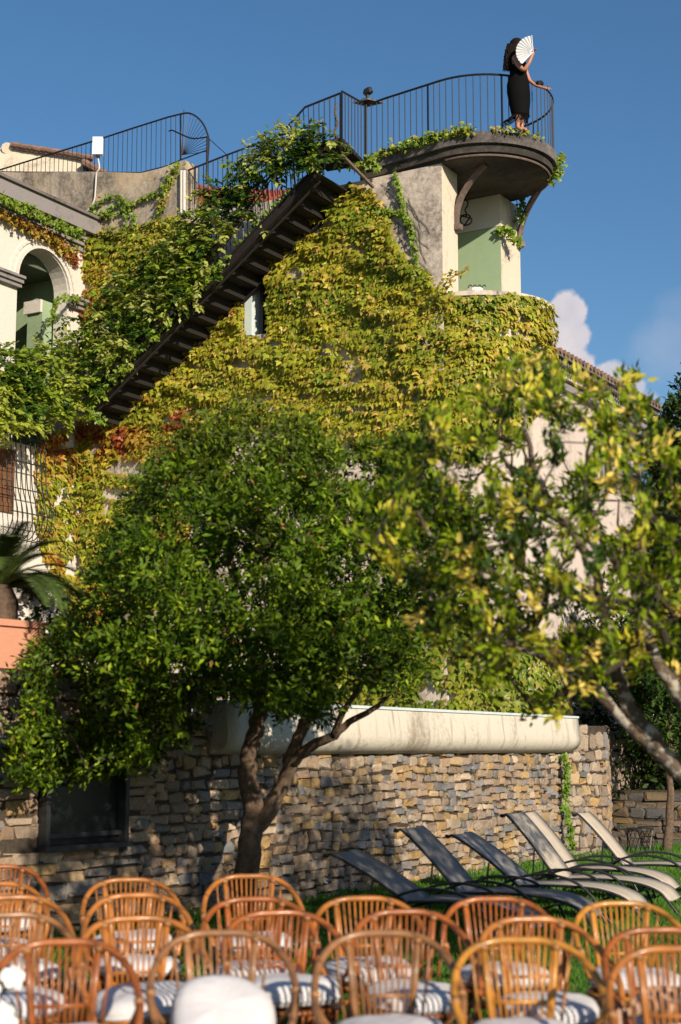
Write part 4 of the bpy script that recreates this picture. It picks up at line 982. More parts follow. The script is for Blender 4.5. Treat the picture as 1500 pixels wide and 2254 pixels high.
# middle tree
can = [(430, 945), (520, 925), (640, 915), (760, 930), (860, 970), (960, 1060), (1030, 1170), (1030, 1300), (1010, 1400), (930, 1440), (860, 1490), (760, 1535), (640, 1560), (560, 1570), (480, 1560), (400, 1610), (330, 1680), (200, 1700), (60, 1715), (25, 1670), (60, 1560), (50, 1450), (120, 1420), (170, 1330), (230, 1220), (300, 1130), (340, 1030)]
YM = 13.9
def wallY(X):
    return np.interp(X, [p.x for p in WL], [p.y for p in WL])
def canopy(poly, n, Yc, depth, cx, cy, rx, ry, clampwall=True, shell=.45, holes=(), irr=0):
    q = sample_poly(poly, n)
    for h in holes: q = q[~inpoly(h, q[:, 0], q[:, 1])]
    if irr:
        an = np.arctan2(q[:, 1] - cy, q[:, 0] - cx) * 9 + 40; g_ = (vnoise(an, q[:, 0] * .012, 2.2) - .5) * irr; q = q + (q - np.array([cx, cy])) * g_[:, None] * (q[:, 1] < 1580)[:, None]
    rho = np.clip(np.sqrt(((q[:, 0] - cx) / rx) ** 2 + ((q[:, 1] - cy) / ry) ** 2), 0, .95); half = depth * np.sqrt(1 - rho ** 2) + .25
    u = rng.uniform(-1, 1, len(q)); u = np.sign(u) * np.abs(u) ** shell; Y = Yc + u * half
    d = rays(q[:, 0], q[:, 1]); P = d * (Y / d[:, 1])[:, None]; P[:, 2] += CAMZ
    if clampwall:
        lim = wallY(P[:, 0]) - .35; lowm = (P[:, 2] < 2.7) & (P[:, 1] > lim)
        Y2 = np.where(lowm, lim - rng.uniform(0, .5, len(q)), P[:, 1]); P = d * (Y2 / d[:, 1])[:, None]; P[:, 2] += CAMZ
    return P
from mathutils import noise as mn
def clump(P, sc, th):
    v = np.array([mn.noise(Vector(p) / sc) for p in P]); return P[v > th]
attr = clump(canopy(can, 3000, YM, 1.9, 520, 1300, 480, 400, True, .8, (), .34), .60, -.10)
A_ = lambda x, y, Y=YM: at(x, y, Y)
limbsM = [[atz(538, 2012, 0) * 1.0, A_(545, 1900, 14.9), A_(560, 1790, 14.85), A_(545, 1700, 14.8), A_(560, 1620, 14.7), A_(572, 1540, 14.5), A_(560, 1440, 14.2), A_(520, 1330, 13.9), A_(500, 1200, 13.8), A_(480, 1080)],
 [A_(558, 1830, 14.87), A_(600, 1780, 14.8), A_(632, 1700, 14.7), A_(650, 1640, 14.5), A_(690, 1560, 14.3), A_(740, 1470, 14.1), A_(790, 1340), A_(780, 1200), A_(740, 1100)],
 [A_(640, 1680, 14.65), A_(690, 1640, 14.4), A_(735, 1620, 14.2), A_(770, 1590, 14.1), A_(830, 1555, 14), A_(865, 1520)],
 [A_(735, 1620, 14.2), A_(760, 1560, 14), A_(820, 1480, 13.9), A_(880, 1400), A_(930, 1340)],
 [A_(572, 1540, 14.5), A_(480, 1500, 13.8), A_(380, 1500, 13.3), A_(300, 1530, 12.9), A_(230, 1540, 12.8)],
 [A_(560, 1440, 14.2), A_(440, 1380, 13.6), A_(330, 1320, 13.3), A_(240, 1300, 13.1)],
 [A_(520, 1330, 13.9), A_(600, 1200, 14), A_(640, 1090, 14), A_(660, 1000, 14)]]
radM = [(.135, .03), (.085, .025), (.06, .016), (.035, .012), (.05, .014), (.045, .014), (.04, .012)]
limbsM[0][0].z = 0
def colM(pos, idx, n, tp):
    cl_ = rng.random(len(tp))[idx]; x = 750 + FPX * pos[:, 0] / pos[:, 1]
    c = np.array([.026, .055, .005]) * (1 - cl_[:, None]) + np.array([.11, .195, .009]) * cl_[:, None]
    br = rng.random(n); c = np.where((br > .86)[:, None], np.array([.26, .35, .02]), c); c = np.where((br < .012)[:, None], np.array([.3, .17, .06]), c)
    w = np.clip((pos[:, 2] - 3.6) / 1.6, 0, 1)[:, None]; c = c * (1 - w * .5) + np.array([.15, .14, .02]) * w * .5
    return c * rng.uniform(.7, 1.3, (n, 1))
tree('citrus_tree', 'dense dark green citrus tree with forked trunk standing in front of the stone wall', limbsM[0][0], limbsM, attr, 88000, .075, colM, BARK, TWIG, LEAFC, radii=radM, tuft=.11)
# right, nearer tree
YR = 8.8
canR = [(1030, 860), (1110, 800), (1180, 775), (1250, 800), (1330, 880), (1370, 830), (1400, 830), (1430, 900), (1520, 980), (1800, 800), (2300, 900), (2650, 1150), (2500, 1450), (1560, 1560), (1500, 1500), (1420, 1480), (1330, 1500), (1250, 1570), (1180, 1560), (1080, 1530), (1000, 1460), (930, 1380), (900, 1280), (810, 1220), (790, 1110), (840, 1000), (940, 920)]
attrR = canopy(canR, 2900, YR, 1.0, 1250, 1200, 420, 420, False, .8, holes=([(1250, 930), (1300, 930), (1290, 1050), (1240, 1040)], [(1330, 1100), (1400, 1120), (1390, 1190), (1320, 1180)], [(1130, 1450), (1220, 1430), (1230, 1530), (1140, 1540)], [(1060, 1210), (1110, 1200), (1110, 1250)]))
dn = vnoise(750 + FPX * attrR[:, 0] / attrR[:, 1], FPX * (attrR[:, 2]) / attrR[:, 1], 85); attrR = attrR[dn < .74]
B_ = lambda x, y, Y=YR: at(x, y, Y)
limbsR = [[Vector((2.95, 8.5, 0)), B_(1800, 2000, 8.5), B_(1640, 1850), B_(1545, 1740), B_(1480, 1680), B_(1440, 1630), B_(1400, 1580), B_(1370, 1520), B_(1345, 1440), B_(1325, 1340), B_(1300, 1240), B_(1230, 1130), B_(1180, 1040), B_(1160, 950), B_(1150, 880)],
 [B_(1490, 1690), B_(1430, 1640), B_(1385, 1600), B_(1350, 1560), B_(1325, 1520), B_(1305, 1505), B_(1265, 1520)],
 [B_(1350, 1560), B_(1280, 1500), B_(1180, 1440, 8.6), B_(1080, 1400, 8.5), B_(980, 1340, 8.4), B_(900, 1250, 8.4)],
 [B_(1640, 1850), B_(1560, 1640, 8.6), B_(1500, 1540, 8.5), B_(1440, 1440, 8.5), B_(1400, 1300, 8.5), B_(1420, 1150, 8.5), B_(1400, 1000, 8.5), B_(1385, 860, 8.5)],
 [B_(1325, 1340), B_(1250, 1300), B_(1150, 1290), B_(1050, 1260, 8.6), B_(950, 1180, 8.5), B_(900, 1080, 8.5)],
 [B_(1700, 1750, 9), B_(1680, 1500, 9.2), B_(1620, 1300, 9.2), B_(1560, 1100, 9.2)],
 [B_(1800, 2000, 8.5), B_(1900, 1700, 8.6), B_(2050, 1450, 8.7), B_(2250, 1250, 8.8), B_(2400, 1100, 8.8)],
 [B_(1400, 1300, 8.5), B_(1330, 1200, 8.4), B_(1290, 1080, 8.3), B_(1300, 950, 8.3)]]
radR = [(.080, .010), (.042, .016), (.03, .008), (.06, .01), (.03, .007), (.06, .015), (.07, .015), (.025, .007)]
def colR(pos, idx, n, tp):
    cl_ = rng.random(len(tp))[idx]
    c = np.array([.11, .175, .006]) * (1 - cl_[:, None]) + np.array([.30, .39, .018]) * cl_[:, None]
    c = np.where((cl_ > .78)[:, None], np.array([.56, .52, .05]), c); c = np.where((cl_ > .92)[:, None], np.array([.70, .55, .13]), c)
    c = np.where((cl_ < .25)[:, None], np.array([.03, .065, .01]), c)
    return c * rng.uniform(.75, 1.25, (n, 1))
tree('lemon_tree', 'nearer airy lemon tree with lichen covered limbs and yellow green leaves on the right', limbsR[0][0], limbsR, attrR, 34000, .068, colR, BARKL, TWIG, LEAFC, radii=radR, tuft=.055, step=.12, tip_r=.0046, droop=-.3, dirw=.8)
# small orchard tree at right, behind
def small_tree(name, label, base, ctr, rad, n, ln, ls, col, r0=.09, sing=120, group=None):
    base = Vector(base); ctr = Vector(ctr); v = rng.normal(0, 1, (n, 3)); v = unit(v) * (rng.random((n, 1)) ** .4); at_ = np.array(ctr) + v * np.array(rad)
    lm = [[base, base.lerp(ctr, .3) + Vector((.04, 0, 0)), base.lerp(ctr, .6), ctr]]
    rd = [(r0, r0 * .3)]
    for k in range(3):
        a = k * 2.1 + .4; lm.append([base.lerp(ctr, .55), base.lerp(ctr, .8) + Vector((math.cos(a) * rad[0] * .3, math.sin(a) * rad[1] * .3, 0)), ctr + Vector((math.cos(a) * rad[0] * .6, math.sin(a) * rad[1] * .6, rad[2] * .3))]); rd.append((r0 * .5, r0 * .15))
    def cf(pos, idx, n_, tp): 
        c_ = rng.random(len(tp))[idx][:, None]; return (np.array(col[0]) * (1 - c_) + np.array(col[1]) * c_) * rng.uniform(.6, 1.35, (n_, 1))
    return tree(name, label, base, lm, at_, ln, ls, cf, BARK, TWIG, LEAFC, sing, .25, .006, .2, rd, .3, group)
small_tree('orange_tree', 'small orange tree with straight trunk in front of the shaded wall at far right', (5.15, 24.9, 0), (5.35, 25.2, 2.65), (1.0, .9, 1.1), 260, 5200, .13, ((.02, .05, .01), (.07, .13, .02)), .085)
small_tree('orange_tree', 'leafy orange tree crown directly behind the right end of the stone wall', (6.2, 27.0, 0), (5.6, 26.4, 3.4), (1.6, 1.0, 1.5), 320, 7000, .14, ((.015, .04, .008), (.06, .12, .02)), .12)
small_tree('evergreen_tree', 'tall bushy evergreen tree behind the side building at the right edge', (8.5, 34, 0), (8.15, 34, 7.0), (1.5, 1.5, 3.2), 800, 30000, .17, ((.03, .06, .012), (.09, .13, .03)), .25, 200)
small_tree('evergreen_tree', 'lower dark evergreen filling the gap right of the side building', (7.8, 31, 0), (7.9, 31.0, 4.6), (1.9, 1.2, 2.7), 480, 12000, .16, ((.02, .045, .01), (.07, .12, .02)), .2, 100)
# back wall at right, stones darkened to paint in its shade
bw = empty('garden_wall', (6, 26.5, 0), 'low shaded rubble wall behind the orange tree at far right', 'wall')
P2 = [Vector((3.9, 27.0)), Vector((6.5, 26.2)), Vector((10, 25.5))]; L2 = pathlen(P2); items = []; NICHE = None
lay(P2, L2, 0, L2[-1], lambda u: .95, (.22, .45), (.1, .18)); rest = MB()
for it in items:
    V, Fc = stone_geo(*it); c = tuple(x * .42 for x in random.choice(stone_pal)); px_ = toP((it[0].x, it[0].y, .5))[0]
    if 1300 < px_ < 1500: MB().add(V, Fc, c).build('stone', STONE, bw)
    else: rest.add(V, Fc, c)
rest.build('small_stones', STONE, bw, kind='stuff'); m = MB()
for a, b in zip(P2, P2[1:]): d = (b - a).normalized(); n = Vector((d.y, -d.x)); m.ext([a + n * .01, b + n * .01, b - n * .3, a - n * .3], 0, .93)
m.build('wall_core', SOIL, bw)
# far treeline so the horizon is closed
def hedge(name, label, P, h, n, col):
    e = empty(name, (P[0][0], P[0][1], 0), label, 'hedge'); L = rng.random(n); a = np.array(P, float)
    t = np.linspace(0, 1, len(a)); x = np.interp(L, t, a[:, 0]); y = np.interp(L, t, a[:, 1]); pos = np.stack([x + rng.normal(0, .6, n), y + rng.normal(0, .6, n), rng.random(n) ** .8 * h * (.75 + .4 * vnoise(L * 300, L * 0, 20))], 1)
    leaves(e, CIT_T, pos, rng.normal(0, 1, (n, 3)), rng.normal(0, .5, (n, 3)) + np.array([0, -.6, .6]), rng.uniform(.12, .22, n), np.array(col) * rng.uniform(.5, 1.4, (n, 1)), LEAFC, n_single=0, mass='hedge_leaves')
small_tree('citrus_tree', 'citrus tree standing on the lawn just outside the right edge of the view', (4.35, 10.4, 0), (4.25, 10.4, 3.7), (1.25, 1.2, 1.15), 300, 8000, .085, ((.03, .06, .008), (.10, .17, .015)), .11, 0)
hedge('boundary_hedge', 'dark boundary hedge in the gap beyond the orange tree', [(4.5, 28.6), (7.5, 27.6), (11, 27)], 3.4, 15000, (.03, .055, .010))

# ------------------------------------------------------------------ planter, cycad
pl = empty('terracotta_planter', (-3.6, 13.9, 2.36), 'terracotta pink plastered planter on top of the left end of the stone wall', 'planter')
u0 = 0; uE = u_at_px(88)
def strip(u0, u1, e0, e1, z0, z1, mat, nm, par_):
    m = MB(); n = 8; a = []; b = []
    for i in range(n + 1):
        p, nr_, d = on_path(WL, WLL, u0 + (u1 - u0) * i / n); a.append(p + nr_ * e1); b.append(p + nr_ * e0)
    m.ext(a + b[::-1], z0, z1); return m.build(nm, mat, par_)
strip(0, uE, -.9, -.03, 2.33, 2.70, PL_TERRA, 'box', pl); strip(0, uE + .04, -.93, .0, 2.702, 2.76, PL_TERRA, 'rim', pl)
p_, n_, d_ = on_path(WL, WLL, u_at_px(42)); cy = p_ - n_ * .35
pal = empty('cycad', (cy.x, cy.y, 2.7), 'green cycad palm with arching fronds in the terracotta planter', 'palm')
m = MB(); m.tube([(cy.x, cy.y, 2.72), (cy.x, cy.y, 2.95), (cy.x, cy.y, 3.1)], [.16, .17, .1], 10); m.build('trunk', BARK, pal)
for k in range(52):
    a = k * 2.399; el = R(random.uniform(16, 80)); ln = random.uniform(.85, 1.15)
    hd = Vector((math.cos(a), math.sin(a), 0)); p = Vector((cy.x, cy.y, 3.05)); P = [p.copy()]
    e_ = el
    for j in range(12): p = p + (hd * math.cos(e_) + Vector((0, 0, math.sin(e_)))) * (ln / 12); P.append(p.copy()); e_ -= R(6 + 4 * math.cos(el))
    m = MB(); m.tube(P, [.010 * (1 - i / 14) for i in range(13)], 4)
    up = Vector((0, 0, 1)); sd = hd.cross(up)
    cgreen = (.10, .15, .03)
    for j in range(2, 48):
        t = j / 48 * 12; i = min(11, int(t)); b = P[i].lerp(P[i + 1], t - i); dr = (P[i + 1] - P[i]).normalized(); l_ = .19 * math.sin(math.pi * min(.97, (j + 3) / 52)) + .02
        for s_ in (-1, 1):
            v = (dr * .55 + sd * s_ * .8 + Vector((0, 0, -.12 + .2))).normalized() * l_; w_ = dr * .006
            m.add([b - w_ * 1.9, b + w_ * 1.9, b + v], [(0, 1, 2)])
    o = m.build('frond', MATS.get('cycad_leaf') or simple('cycad_leaf', (.05, .085, .012), .65, 0, .3, 4, 0), pal)
# white flowers beside planter, pot plant on wing
fb = empty('flower_bush', on_path(WL, WLL, u_at_px(120))[0].to_3d() + Vector((-.3, .4, 1.95)), 'white flowering shrub beside the terracotta planter', 'shrub')
n = 420; base = np.array(fb.location) + np.array([.05, .1, .75]); pos = base + unit(rng.normal(0, 1, (n, 3))) * rng.random((n, 1)) ** .4 * np.array([.28, .25, .45])
leaves(fb, CIT_T, pos, rng.normal(0, 1, (n, 3)), rng.normal(0, .5, (n, 3)) + np.array([.2, -.5, .6]), rng.uniform(.05, .09, n), np.array([.08, .15, .03]) * rng.uniform(.6, 1.5, (n, 1)), LEAFC, n_single=0)
pos = base + unit(rng.normal(0, 1, (90, 3)) + np.array([0, -.6, .3])) * np.array([.3, .27, .46])
for k in range(90):
    m = MB(); c = Vector(pos[k])
    for q in range(5):
        a = q * 1.257; v = Vector((math.cos(a) * .03, -.012, math.sin(a) * .03)); s_ = Vector((-math.sin(a) * .014, 0, math.cos(a) * .014)); m.add([c, c + v * .7 + s_, c + v * 1.15, c + v * .7 - s_], [(0, 1, 2, 3)])
    m.build('flower', PETAL, fb)

# ------------------------------------------------------------------ loungers
def lounger(i, joint, head, foot, cb, cs, label):
    J = Vector(joint); H = Vector(head); Ft = Vector(foot)
    e = empty('sun_lounger', (J.x, J.y, 0), label, 'sun lounger', 'sun loungers in a row on the lawn')
    dx = Vector((Ft.x - J.x, Ft.y - J.y, 0)).normalized(); sd = Vector((-dx.y, dx.x, 0)); hw = .27
    Hd = Vector((J.x - dx.x * (H - J).xy.length, J.y - dx.y * (H - J).xy.length, H.z))
    mid = J.lerp(Hd, .5) + Vector((0, 0, .035)); backp = spline([J, mid, Hd - (Hd - J) * .06 + Vector((0, 0, .02)), Hd + Vector((0, 0, -.012)) - dx * .02], 6)
    F1 = J + dx * (Ft - J).xy.length; F1.z = .36; L_ = (Ft - J).xy.length
    seatp = spline([J + Vector((0, 0, .015)), J + dx * L_ * .35 + Vector((0, 0, .03)), J + dx * L_ * .7 + Vector((0, 0, .01)), J + dx * L_ * .92 + Vector((0, 0, -.06)), J + dx * L_ * 1.02 + Vector((0, 0, -.16))], 6)
    def sheet(pp, mat, nm):
        m = MB(); V = []
        for k, p in enumerate(pp):
            V += [p + sd * hw, p + sd * hw * .4 + Vector((0, 0, -.010)), p - sd * hw * .4 + Vector((0, 0, -.010)), p - sd * hw]
        n = len(pp); lo = [v + Vector((0, 0, -.008)) for v in V]
        Fc = [(k * 4 + j, k * 4 + j + 1, k * 4 + 5 + j, k * 4 + 4 + j) for k in range(n - 1) for j in range(3)]
        Fc += [tuple(n * 4 + x for x in f[::-1]) for f in Fc]
        for k in range(n - 1): Fc += [(k * 4, k * 4 + 4, n * 4 + k * 4 + 4, n * 4 + k * 4), (k * 4 + 3, n * 4 + k * 4 + 3, n * 4 + k * 4 + 7, k * 4 + 7)]
        m.add(V + lo, Fc); m.build(nm, mat, e, smooth=True)
    sheet(backp, cb, 'back_sling'); sheet(seatp, cs, 'seat_sling')
    for s_ in (-1, 1):
        o = sd * s_ * (hw + .012)
        m = MB(); m.tube([p + o + Vector((0, 0, -.012)) for p in backp], .013, 6); m.build('back_tube', FRAMEB, e, smooth=True)
        m = MB(); tail = [seatp[-1] + dx * .07 + Vector((0, 0, -.1)), Vector((*(seatp[-1] + dx * .11).xy, 0.0))]
        m.tube([p + o + Vector((0, 0, -.012)) for p in seatp] + [t_ + o for t_ in tail], .014, 6); m.build('seat_tube', FRAMEB, e, smooth=True)
        o2 = sd * s_ * (hw + .05); b0 = J - dx * .38
        arc = spline([Vector((b0.x, b0.y, .22)) + o2, J - dx * .12 + Vector((0, 0, .04)) + o2, J + dx * .18 + Vector((0, 0, .12)) + o2, J + dx * .5 + Vector((0, 0, .08)) + o2, J + dx * .72 + Vector((0, 0, -.08)) + o2, Vector((*(J + dx * .84).xy, 0)) + o2], 6)
        m = MB(); m.tube(arc, .014, 6); m.build('arm_tube', FRAMEB, e, smooth=True)
        m = MB(); q = J.lerp(Hd, .45); m.tube([q + o, Vector((*(q - dx * .05).xy, .0)) + o], .009, 5); m.build('strut', FRAMEB, e)
        m = MB(); m.tube([J - dx * .3 + Vector((0, 0, -.1)) + o2, Vector((*(J - dx * .42).xy, 0)) + o2], .012, 5); m.build('leg', FRAMEB, e)
        m = MB(); m.tube([backp[-1] + o + Vector((0, 0, -.01)), backp[-1] + o - dx * .035 + Vector((0, 0, -.005))], .02, 6); m.build('end_cap', IRON, e)
    for q in (J + dx * .05 + Vector((0, 0, -.03)), J + dx * .78 + Vector((0, 0, -.10)), J - dx * .3 + Vector((0, 0, -.1))):
        m = MB(); m.tube([q + sd * (hw + .05), q - sd * (hw + .05)], .012, 6); m.build('crossbar', FRAMEB, e)
JZ = .33
def ln_(jp, yaw, bl, hz, cb, cs, label, sl_=1.08):
    J = atz(jp[0], jp[1], JZ); d = Vector((math.cos(R(yaw)), math.sin(R(yaw)), 0)); H = J - d * bl; H.z = hz; f = J + d * sl_; f.z = .2
    lounger(0, J, H, f, cb, cs, label)
ln_((925, 1980), -24, .74, .72, SL_DARK, SL_DARK, 'charcoal sling lounger with low reclined back, leftmost of the row')
ln_((1035, 1962), -24, .58, .90, SL_DARK, SL_DARK, 'charcoal sling lounger with steep raised back, second from the left', 1.15)
ln_((1165, 1946), -24, .70, .80, SL_MID, SL_BEIGE, 'lounger with grey back and pale seat, third from the left')
ln_((1246, 1932), -24, .54, .97, SL_BEIGE, SL_BEIGE, 'beige sling lounger with high raised back in front of the wall vine')
ln_((1262, 1912), -24, .52, .93, SL_BEIGE, SL_BEIGE, 'beige sling lounger almost hidden behind the one by the wall vine')
ln_((1385, 1902), -22, .52, .90, SL_BEIGE, SL_BEIGE, 'beige sling lounger at the far right end of the row')
# wire stool
c = atz(1410, 1888, 0); e = empty('wire_side_table', c, 'small round dark wire side table on the lawn at far right', 'side table')
N_ = 16
for k in range(N_):
    for s_ in (-1, 1):
        P = [c + Vector((math.cos(2 * math.pi * (k + s_ * t * 2) / N_) * (.2 - .06 * t + .08 * t * t), math.sin(2 * math.pi * (k + s_ * t * 2) / N_) * (.2 - .06 * t + .08 * t * t), .42 * (1 - t))) for t in np.linspace(0, 1, 6)]
        P = [p + Vector((0, 0, 0)) for p in P]; m = MB(); m.tube(P, .006, 4); m.build('wire', FRAMEB, e)
m = MB(); m.tube([c + Vector((0, 0, .41)), c + Vector((0, 0, .44))], .21, 20); m.build('top', FRAMEB, e)
m = MB(); m.tube([c + Vector((.23 * math.cos(a), .23 * math.sin(a), .012)) for a in np.linspace(0, 2 * math.pi, 20)], .008, 4); m.build('base_ring', FRAMEB, e)

# ------------------------------------------------------------------ rattan chairs
hoopR = [(0, .24, .82), (.11, .238, .815), (.205, .205, .785), (.27, .13, .725), (.30, .02, .655), (.305, -.09, .595), (.285, -.19, .53), (.255, -.245, .44), (.24, -.255, .3), (.235, -.26, 0)]
def hoop_at(x):
    best = min(HP, key=lambda p: abs(p.x - x) + (0 if p.z > .72 else 9)); return best
HP = spline([(-a, b, c) for a, b, c in hoopR[::-1]] + hoopR[1:], 7)
def cushion_mesh(mat, thick=.075, r=.245, seed=0):
    rr = random.Random(seed); m = MB(); V = []; n = 28; rings = [(0, 1), (.45, .98), (.75, .9), (.92, .7), (1.0, .35), (1.0, .0), (.96, -.3), (.7, -.4)]
    V.append((0, 0, thick * 1.0))
    for f, h in rings[1:]:
        for k in range(n):
            a = 2 * math.pi * k / n; q = 1 + .02 * math.sin(a * 5 + seed) + .015 * math.sin(a * 3 + seed * 2); e4 = (abs(math.cos(a)) ** 3 + abs(math.sin(a)) ** 3) ** (-1 / 3)
            V.append((r * f * q * math.cos(a) * e4 ** .5, r * f * q * math.sin(a) * e4 ** .5, thick * h * (1 + rr.uniform(-.06, .06) + .05 * math.sin(3 * a + seed))))
    F_ = [(0, 1 + k, 1 + (k + 1) % n) for k in range(n)]
    for q in range(len(rings) - 2):
        for k in range(n): F_.append((1 + q * n + k, 1 + (q + 1) * n + k, 1 + (q + 1) * n + (k + 1) % n, 1 + q * n + (k + 1) % n))
    m.add(V, F_)
    m.tube([V[1 + 4 * n + k % n] for k in range(n + 1)], .006, 5, cap=False); me_o = m.build('cushion', mat, smooth=True); return me_o
def chair_parts():
    out = []
    def add(nm, mb, smooth=True): out.append((nm, mb, smooth))
    m = MB(); m.tube(HP, .0165, 8); add('hoop_frame', m)
    for s_ in (-1, 1):
        t = hoop_at(.15 * s_); m = MB(); m.tube([t, Vector((.135 * s_, .225, .6)), Vector((.115 * s_, .215, .42)), Vector((.13 * s_, .235, .3)), Vector((.19 * s_, .27, 0))], [.013, .014, .014, .014, .014], 7); add('back_leg', m)
        m = MB(); m.tube(spline([(.303 * s_, -.06, .6), (.27 * s_, -.03, .52), (.215 * s_, .02, .44), (.19 * s_, .05, .38)], 4), .010, 6); add('arm_brace', m)
        m = MB(); m.tube(spline([(.24 * s_, -.255, .2), (.18 * s_, -.2, .3), (.1 * s_, -.2, .37)], 4), .009, 5); add('leg_brace', m)
        m = MB(); m.tube(spline([(.24 * s_, -.25, .12), (.23 * s_, 0, .14), (.18 * s_, .26, .12)], 3), .009, 5); add('stretcher', m)
    xs = list(np.linspace(-.118, .118, 10)) + [-.185, .185]
    for x in xs:
        t = hoop_at(x * 1.12); m = MB(); m.tube([t, Vector((x * 1.0, .225, .6)), Vector((x * .86, .205, .43))], .0062, 5); add('slat', m)
    m = MB(); m.tube([(-.135, .222, .565), (.135, .222, .565)], .009, 6); add('back_rail', m)
    m = MB(); m.tube([(-.12, .21, .445), (.12, .21, .445)], .009, 6); add('back_rail', m)
    for z, r_ in ((.40, .245), (.33, .235)):
        m = MB(); m.tube([(r_ * math.cos(a), r_ * .95 * math.sin(a) - .01, z) for a in np.linspace(0, 2 * math.pi, 28)], .013, 6); add('seat_ring', m)
    m = MB(); m.tube([(0, -.01, .395), (0, -.01, .405)], .238, 24); add('seat_base', m, False)
    m = MB()
    for k in range(26):
        a = 2 * math.pi * k / 26; m.tube([(.24 * math.cos(a), .228 * math.sin(a) - .01, .40), (.235 * math.cos(a), .222 * math.sin(a) - .01, .325)], .006, 4)
    add('apron', m)
    for s_ in (-1, 1):
        q = hoop_at(.15 * s_); m = MB(); m.tube([Vector(q) + Vector((0, -.002, -.022)), Vector(q) + Vector((0, -.002, -.004))], .02, 8); add('binding', m)
        m = MB(); m.tube([(.303 * s_, -.075, .605), (.303 * s_, -.045, .62)], .021, 8); add('binding', m)
    return out
CP = chair_parts(); MESH = []
for nm, mb, sm in CP:
    me = bpy.data.meshes.new(nm); me.from_pydata(mb.v, [], mb.f); me.materials.append(RAT[0]); 
    if sm: me.shade_smooth()
    MESH.append((nm, me))
CUM = [cushion_mesh(CUSH, .07, .238, k) for k in range(3)]
for o in CUM: COL.objects.unlink(o)
used_c = set()
chairs = [ # row, px centre, top py, tone, yaw deg
 ('front', 140, 2068, 1, 14), ('front', 487, 2047, 2, 6), ('front', 843, 2055, 2, 4), ('front', 1143, 2060, 3, 4), ('front', 1490, 2087, 0, 0),
 ('second', 22, 2014, 2, 16), ('second', 300, 2010, 0, 16), ('second', 610, 1998, 1, 12), ('second', 888, 2005, 1, 10), ('second', 1165, 2022, 0, 10), ('second', 1448, 2036, 1, 6),
 ('third', 30, 1968, 0, 16), ('third', 300, 1962, 0, 14), ('third', 560, 1972, 1, 12), ('third', 800, 1968, 0, 8), ('third', 1085, 1975, 1, 8), ('third', 1362, 1982, 3, 6),
 ('back', 0, 1902, 1, 14), ('back', -8, 1938, 0, 12), ('back', 283, 1927, 0, 12), ('back', 548, 1929, 0, 10)]
ORD = ['leftmost', 'second from left', 'third from left', 'fourth from left', 'fifth from left', 'rightmost']
cnt = {}
tone = ['honey', 'red-brown', 'pale worn', 'golden']
for (row, px, py, tn, yaw) in chairs:
    i = cnt.get(row, 0); cnt[row] = i + 1
    p = atz(px, py, .835); x, y = p.x, p.y
    e = empty('rattan_armchair', (x, y, 0), f'{tone[tn]} rattan armchair facing the camera, {ORD[i]} of the {row} row', 'chair', 'rattan armchairs in rows', R(yaw + random.uniform(-3, 3)))
    y -= .24
    e.location = (x + .24 * math.sin(e.rotation_euler.z), y + .0, 0)
    e.scale = (random.uniform(.97, 1.03), random.uniform(.97, 1.03), random.uniform(.985, 1.02))
    for nm, me in MESH:
        key = (nm, me.name, tn)
        o = bpy.data.objects.new(nm, me); COL.objects.link(o); o.parent = e
        if nm == 'binding': o.material_slots[0].link = 'OBJECT'; o.material_slots[0].material = BIND
        elif tn: o.material_slots[0].link = 'OBJECT'; o.material_slots[0].material = RAT[tn]
    c = bpy.data.objects.new('seat_cushion', CUM[i % 3].data); COL.objects.link(c)
    c.location = (e.location.x, e.location.y, .445); c.rotation_euler = (random.uniform(-.05, .05), random.uniform(-.06, .06), random.uniform(0, 3))
    d_ = 'white seat cushion'
    if row == 'front' and i == 1:
        c.rotation_euler = (R(32), R(3), .1); c.location = (e.location.x + .0, e.location.y - .04, .50); c.scale = (.92, .95, 1.25); d_ = 'puffy white cushion propped up'
    if row == 'second' and i in (1,): c.rotation_euler = (R(4), R(-7), .3)
    if row == 'second' and i == 2: c.scale = (1.06, 1.06, 1.3)
    tag(c, f'{d_} on the {ORD[i]} rattan armchair of the {row} row', 'cushion', 'white chair cushions')
# bag on the right front chair
b = at(1470, 2222, 6.75); e = empty('tan_bag', b, 'soft tan bag with white beaded strap lying on the rightmost front chair', 'bag')
m = MB(); n = 14
V = []; Fc = []
for i in range(9):
    t = i / 8; w_ = math.sin(math.pi * min(max(t, .04), .96)) ** .5
    for k in range(n): a = 2 * math.pi * k / n; V.append((b.x - .17 + .36 * t, b.y + .07 * w_ * math.cos(a) , b.z - .01 + .06 * w_ * math.sin(a) * (1 + .15 * math.sin(5 * t + a)) + .03 * math.sin(t * 3)))
for i in range(8):
    for k in range(n): Fc.append((i * n + k, i * n + (k + 1) % n, (i + 1) * n + (k + 1) % n, (i + 1) * n + k))
m.add(V, Fc + [tuple(range(n)), tuple(range(8 * n, 9 * n))]); m.build('pouch', TANM, e, smooth=True)
m = MB(); m.tube(spline([b + Vector((-.17, -.03, .02)), b + Vector((-.08, -.05, .09)), b + Vector((.06, -.05, .085)), b + Vector((.2, -.03, .07))], 6), .012, 6); m.build('strap', TANM, e, smooth=True)
for k in range(12): 
    q = b + Vector((-.02 + k * .018, -.085, .045 + .004 * math.sin(k))); m = MB(); m.tube([q + Vector((-.007, 0, 0)), q, q + Vector((.007, 0, 0))], [.003, .008, .003], 6); m.build('bead', PEARL, e, smooth=True)
m = MB()
for k in range(14): q = b + Vector((-.17, -.02, 0)); m.tube(spline([q, q + Vector((-.03 + random.uniform(-.02, .01), -.02, .0)), q + Vector((-.05 + random.uniform(-.03, .03), -.03, -.08))], 3), .004, 4)
m.build('tassel', TANM, e)
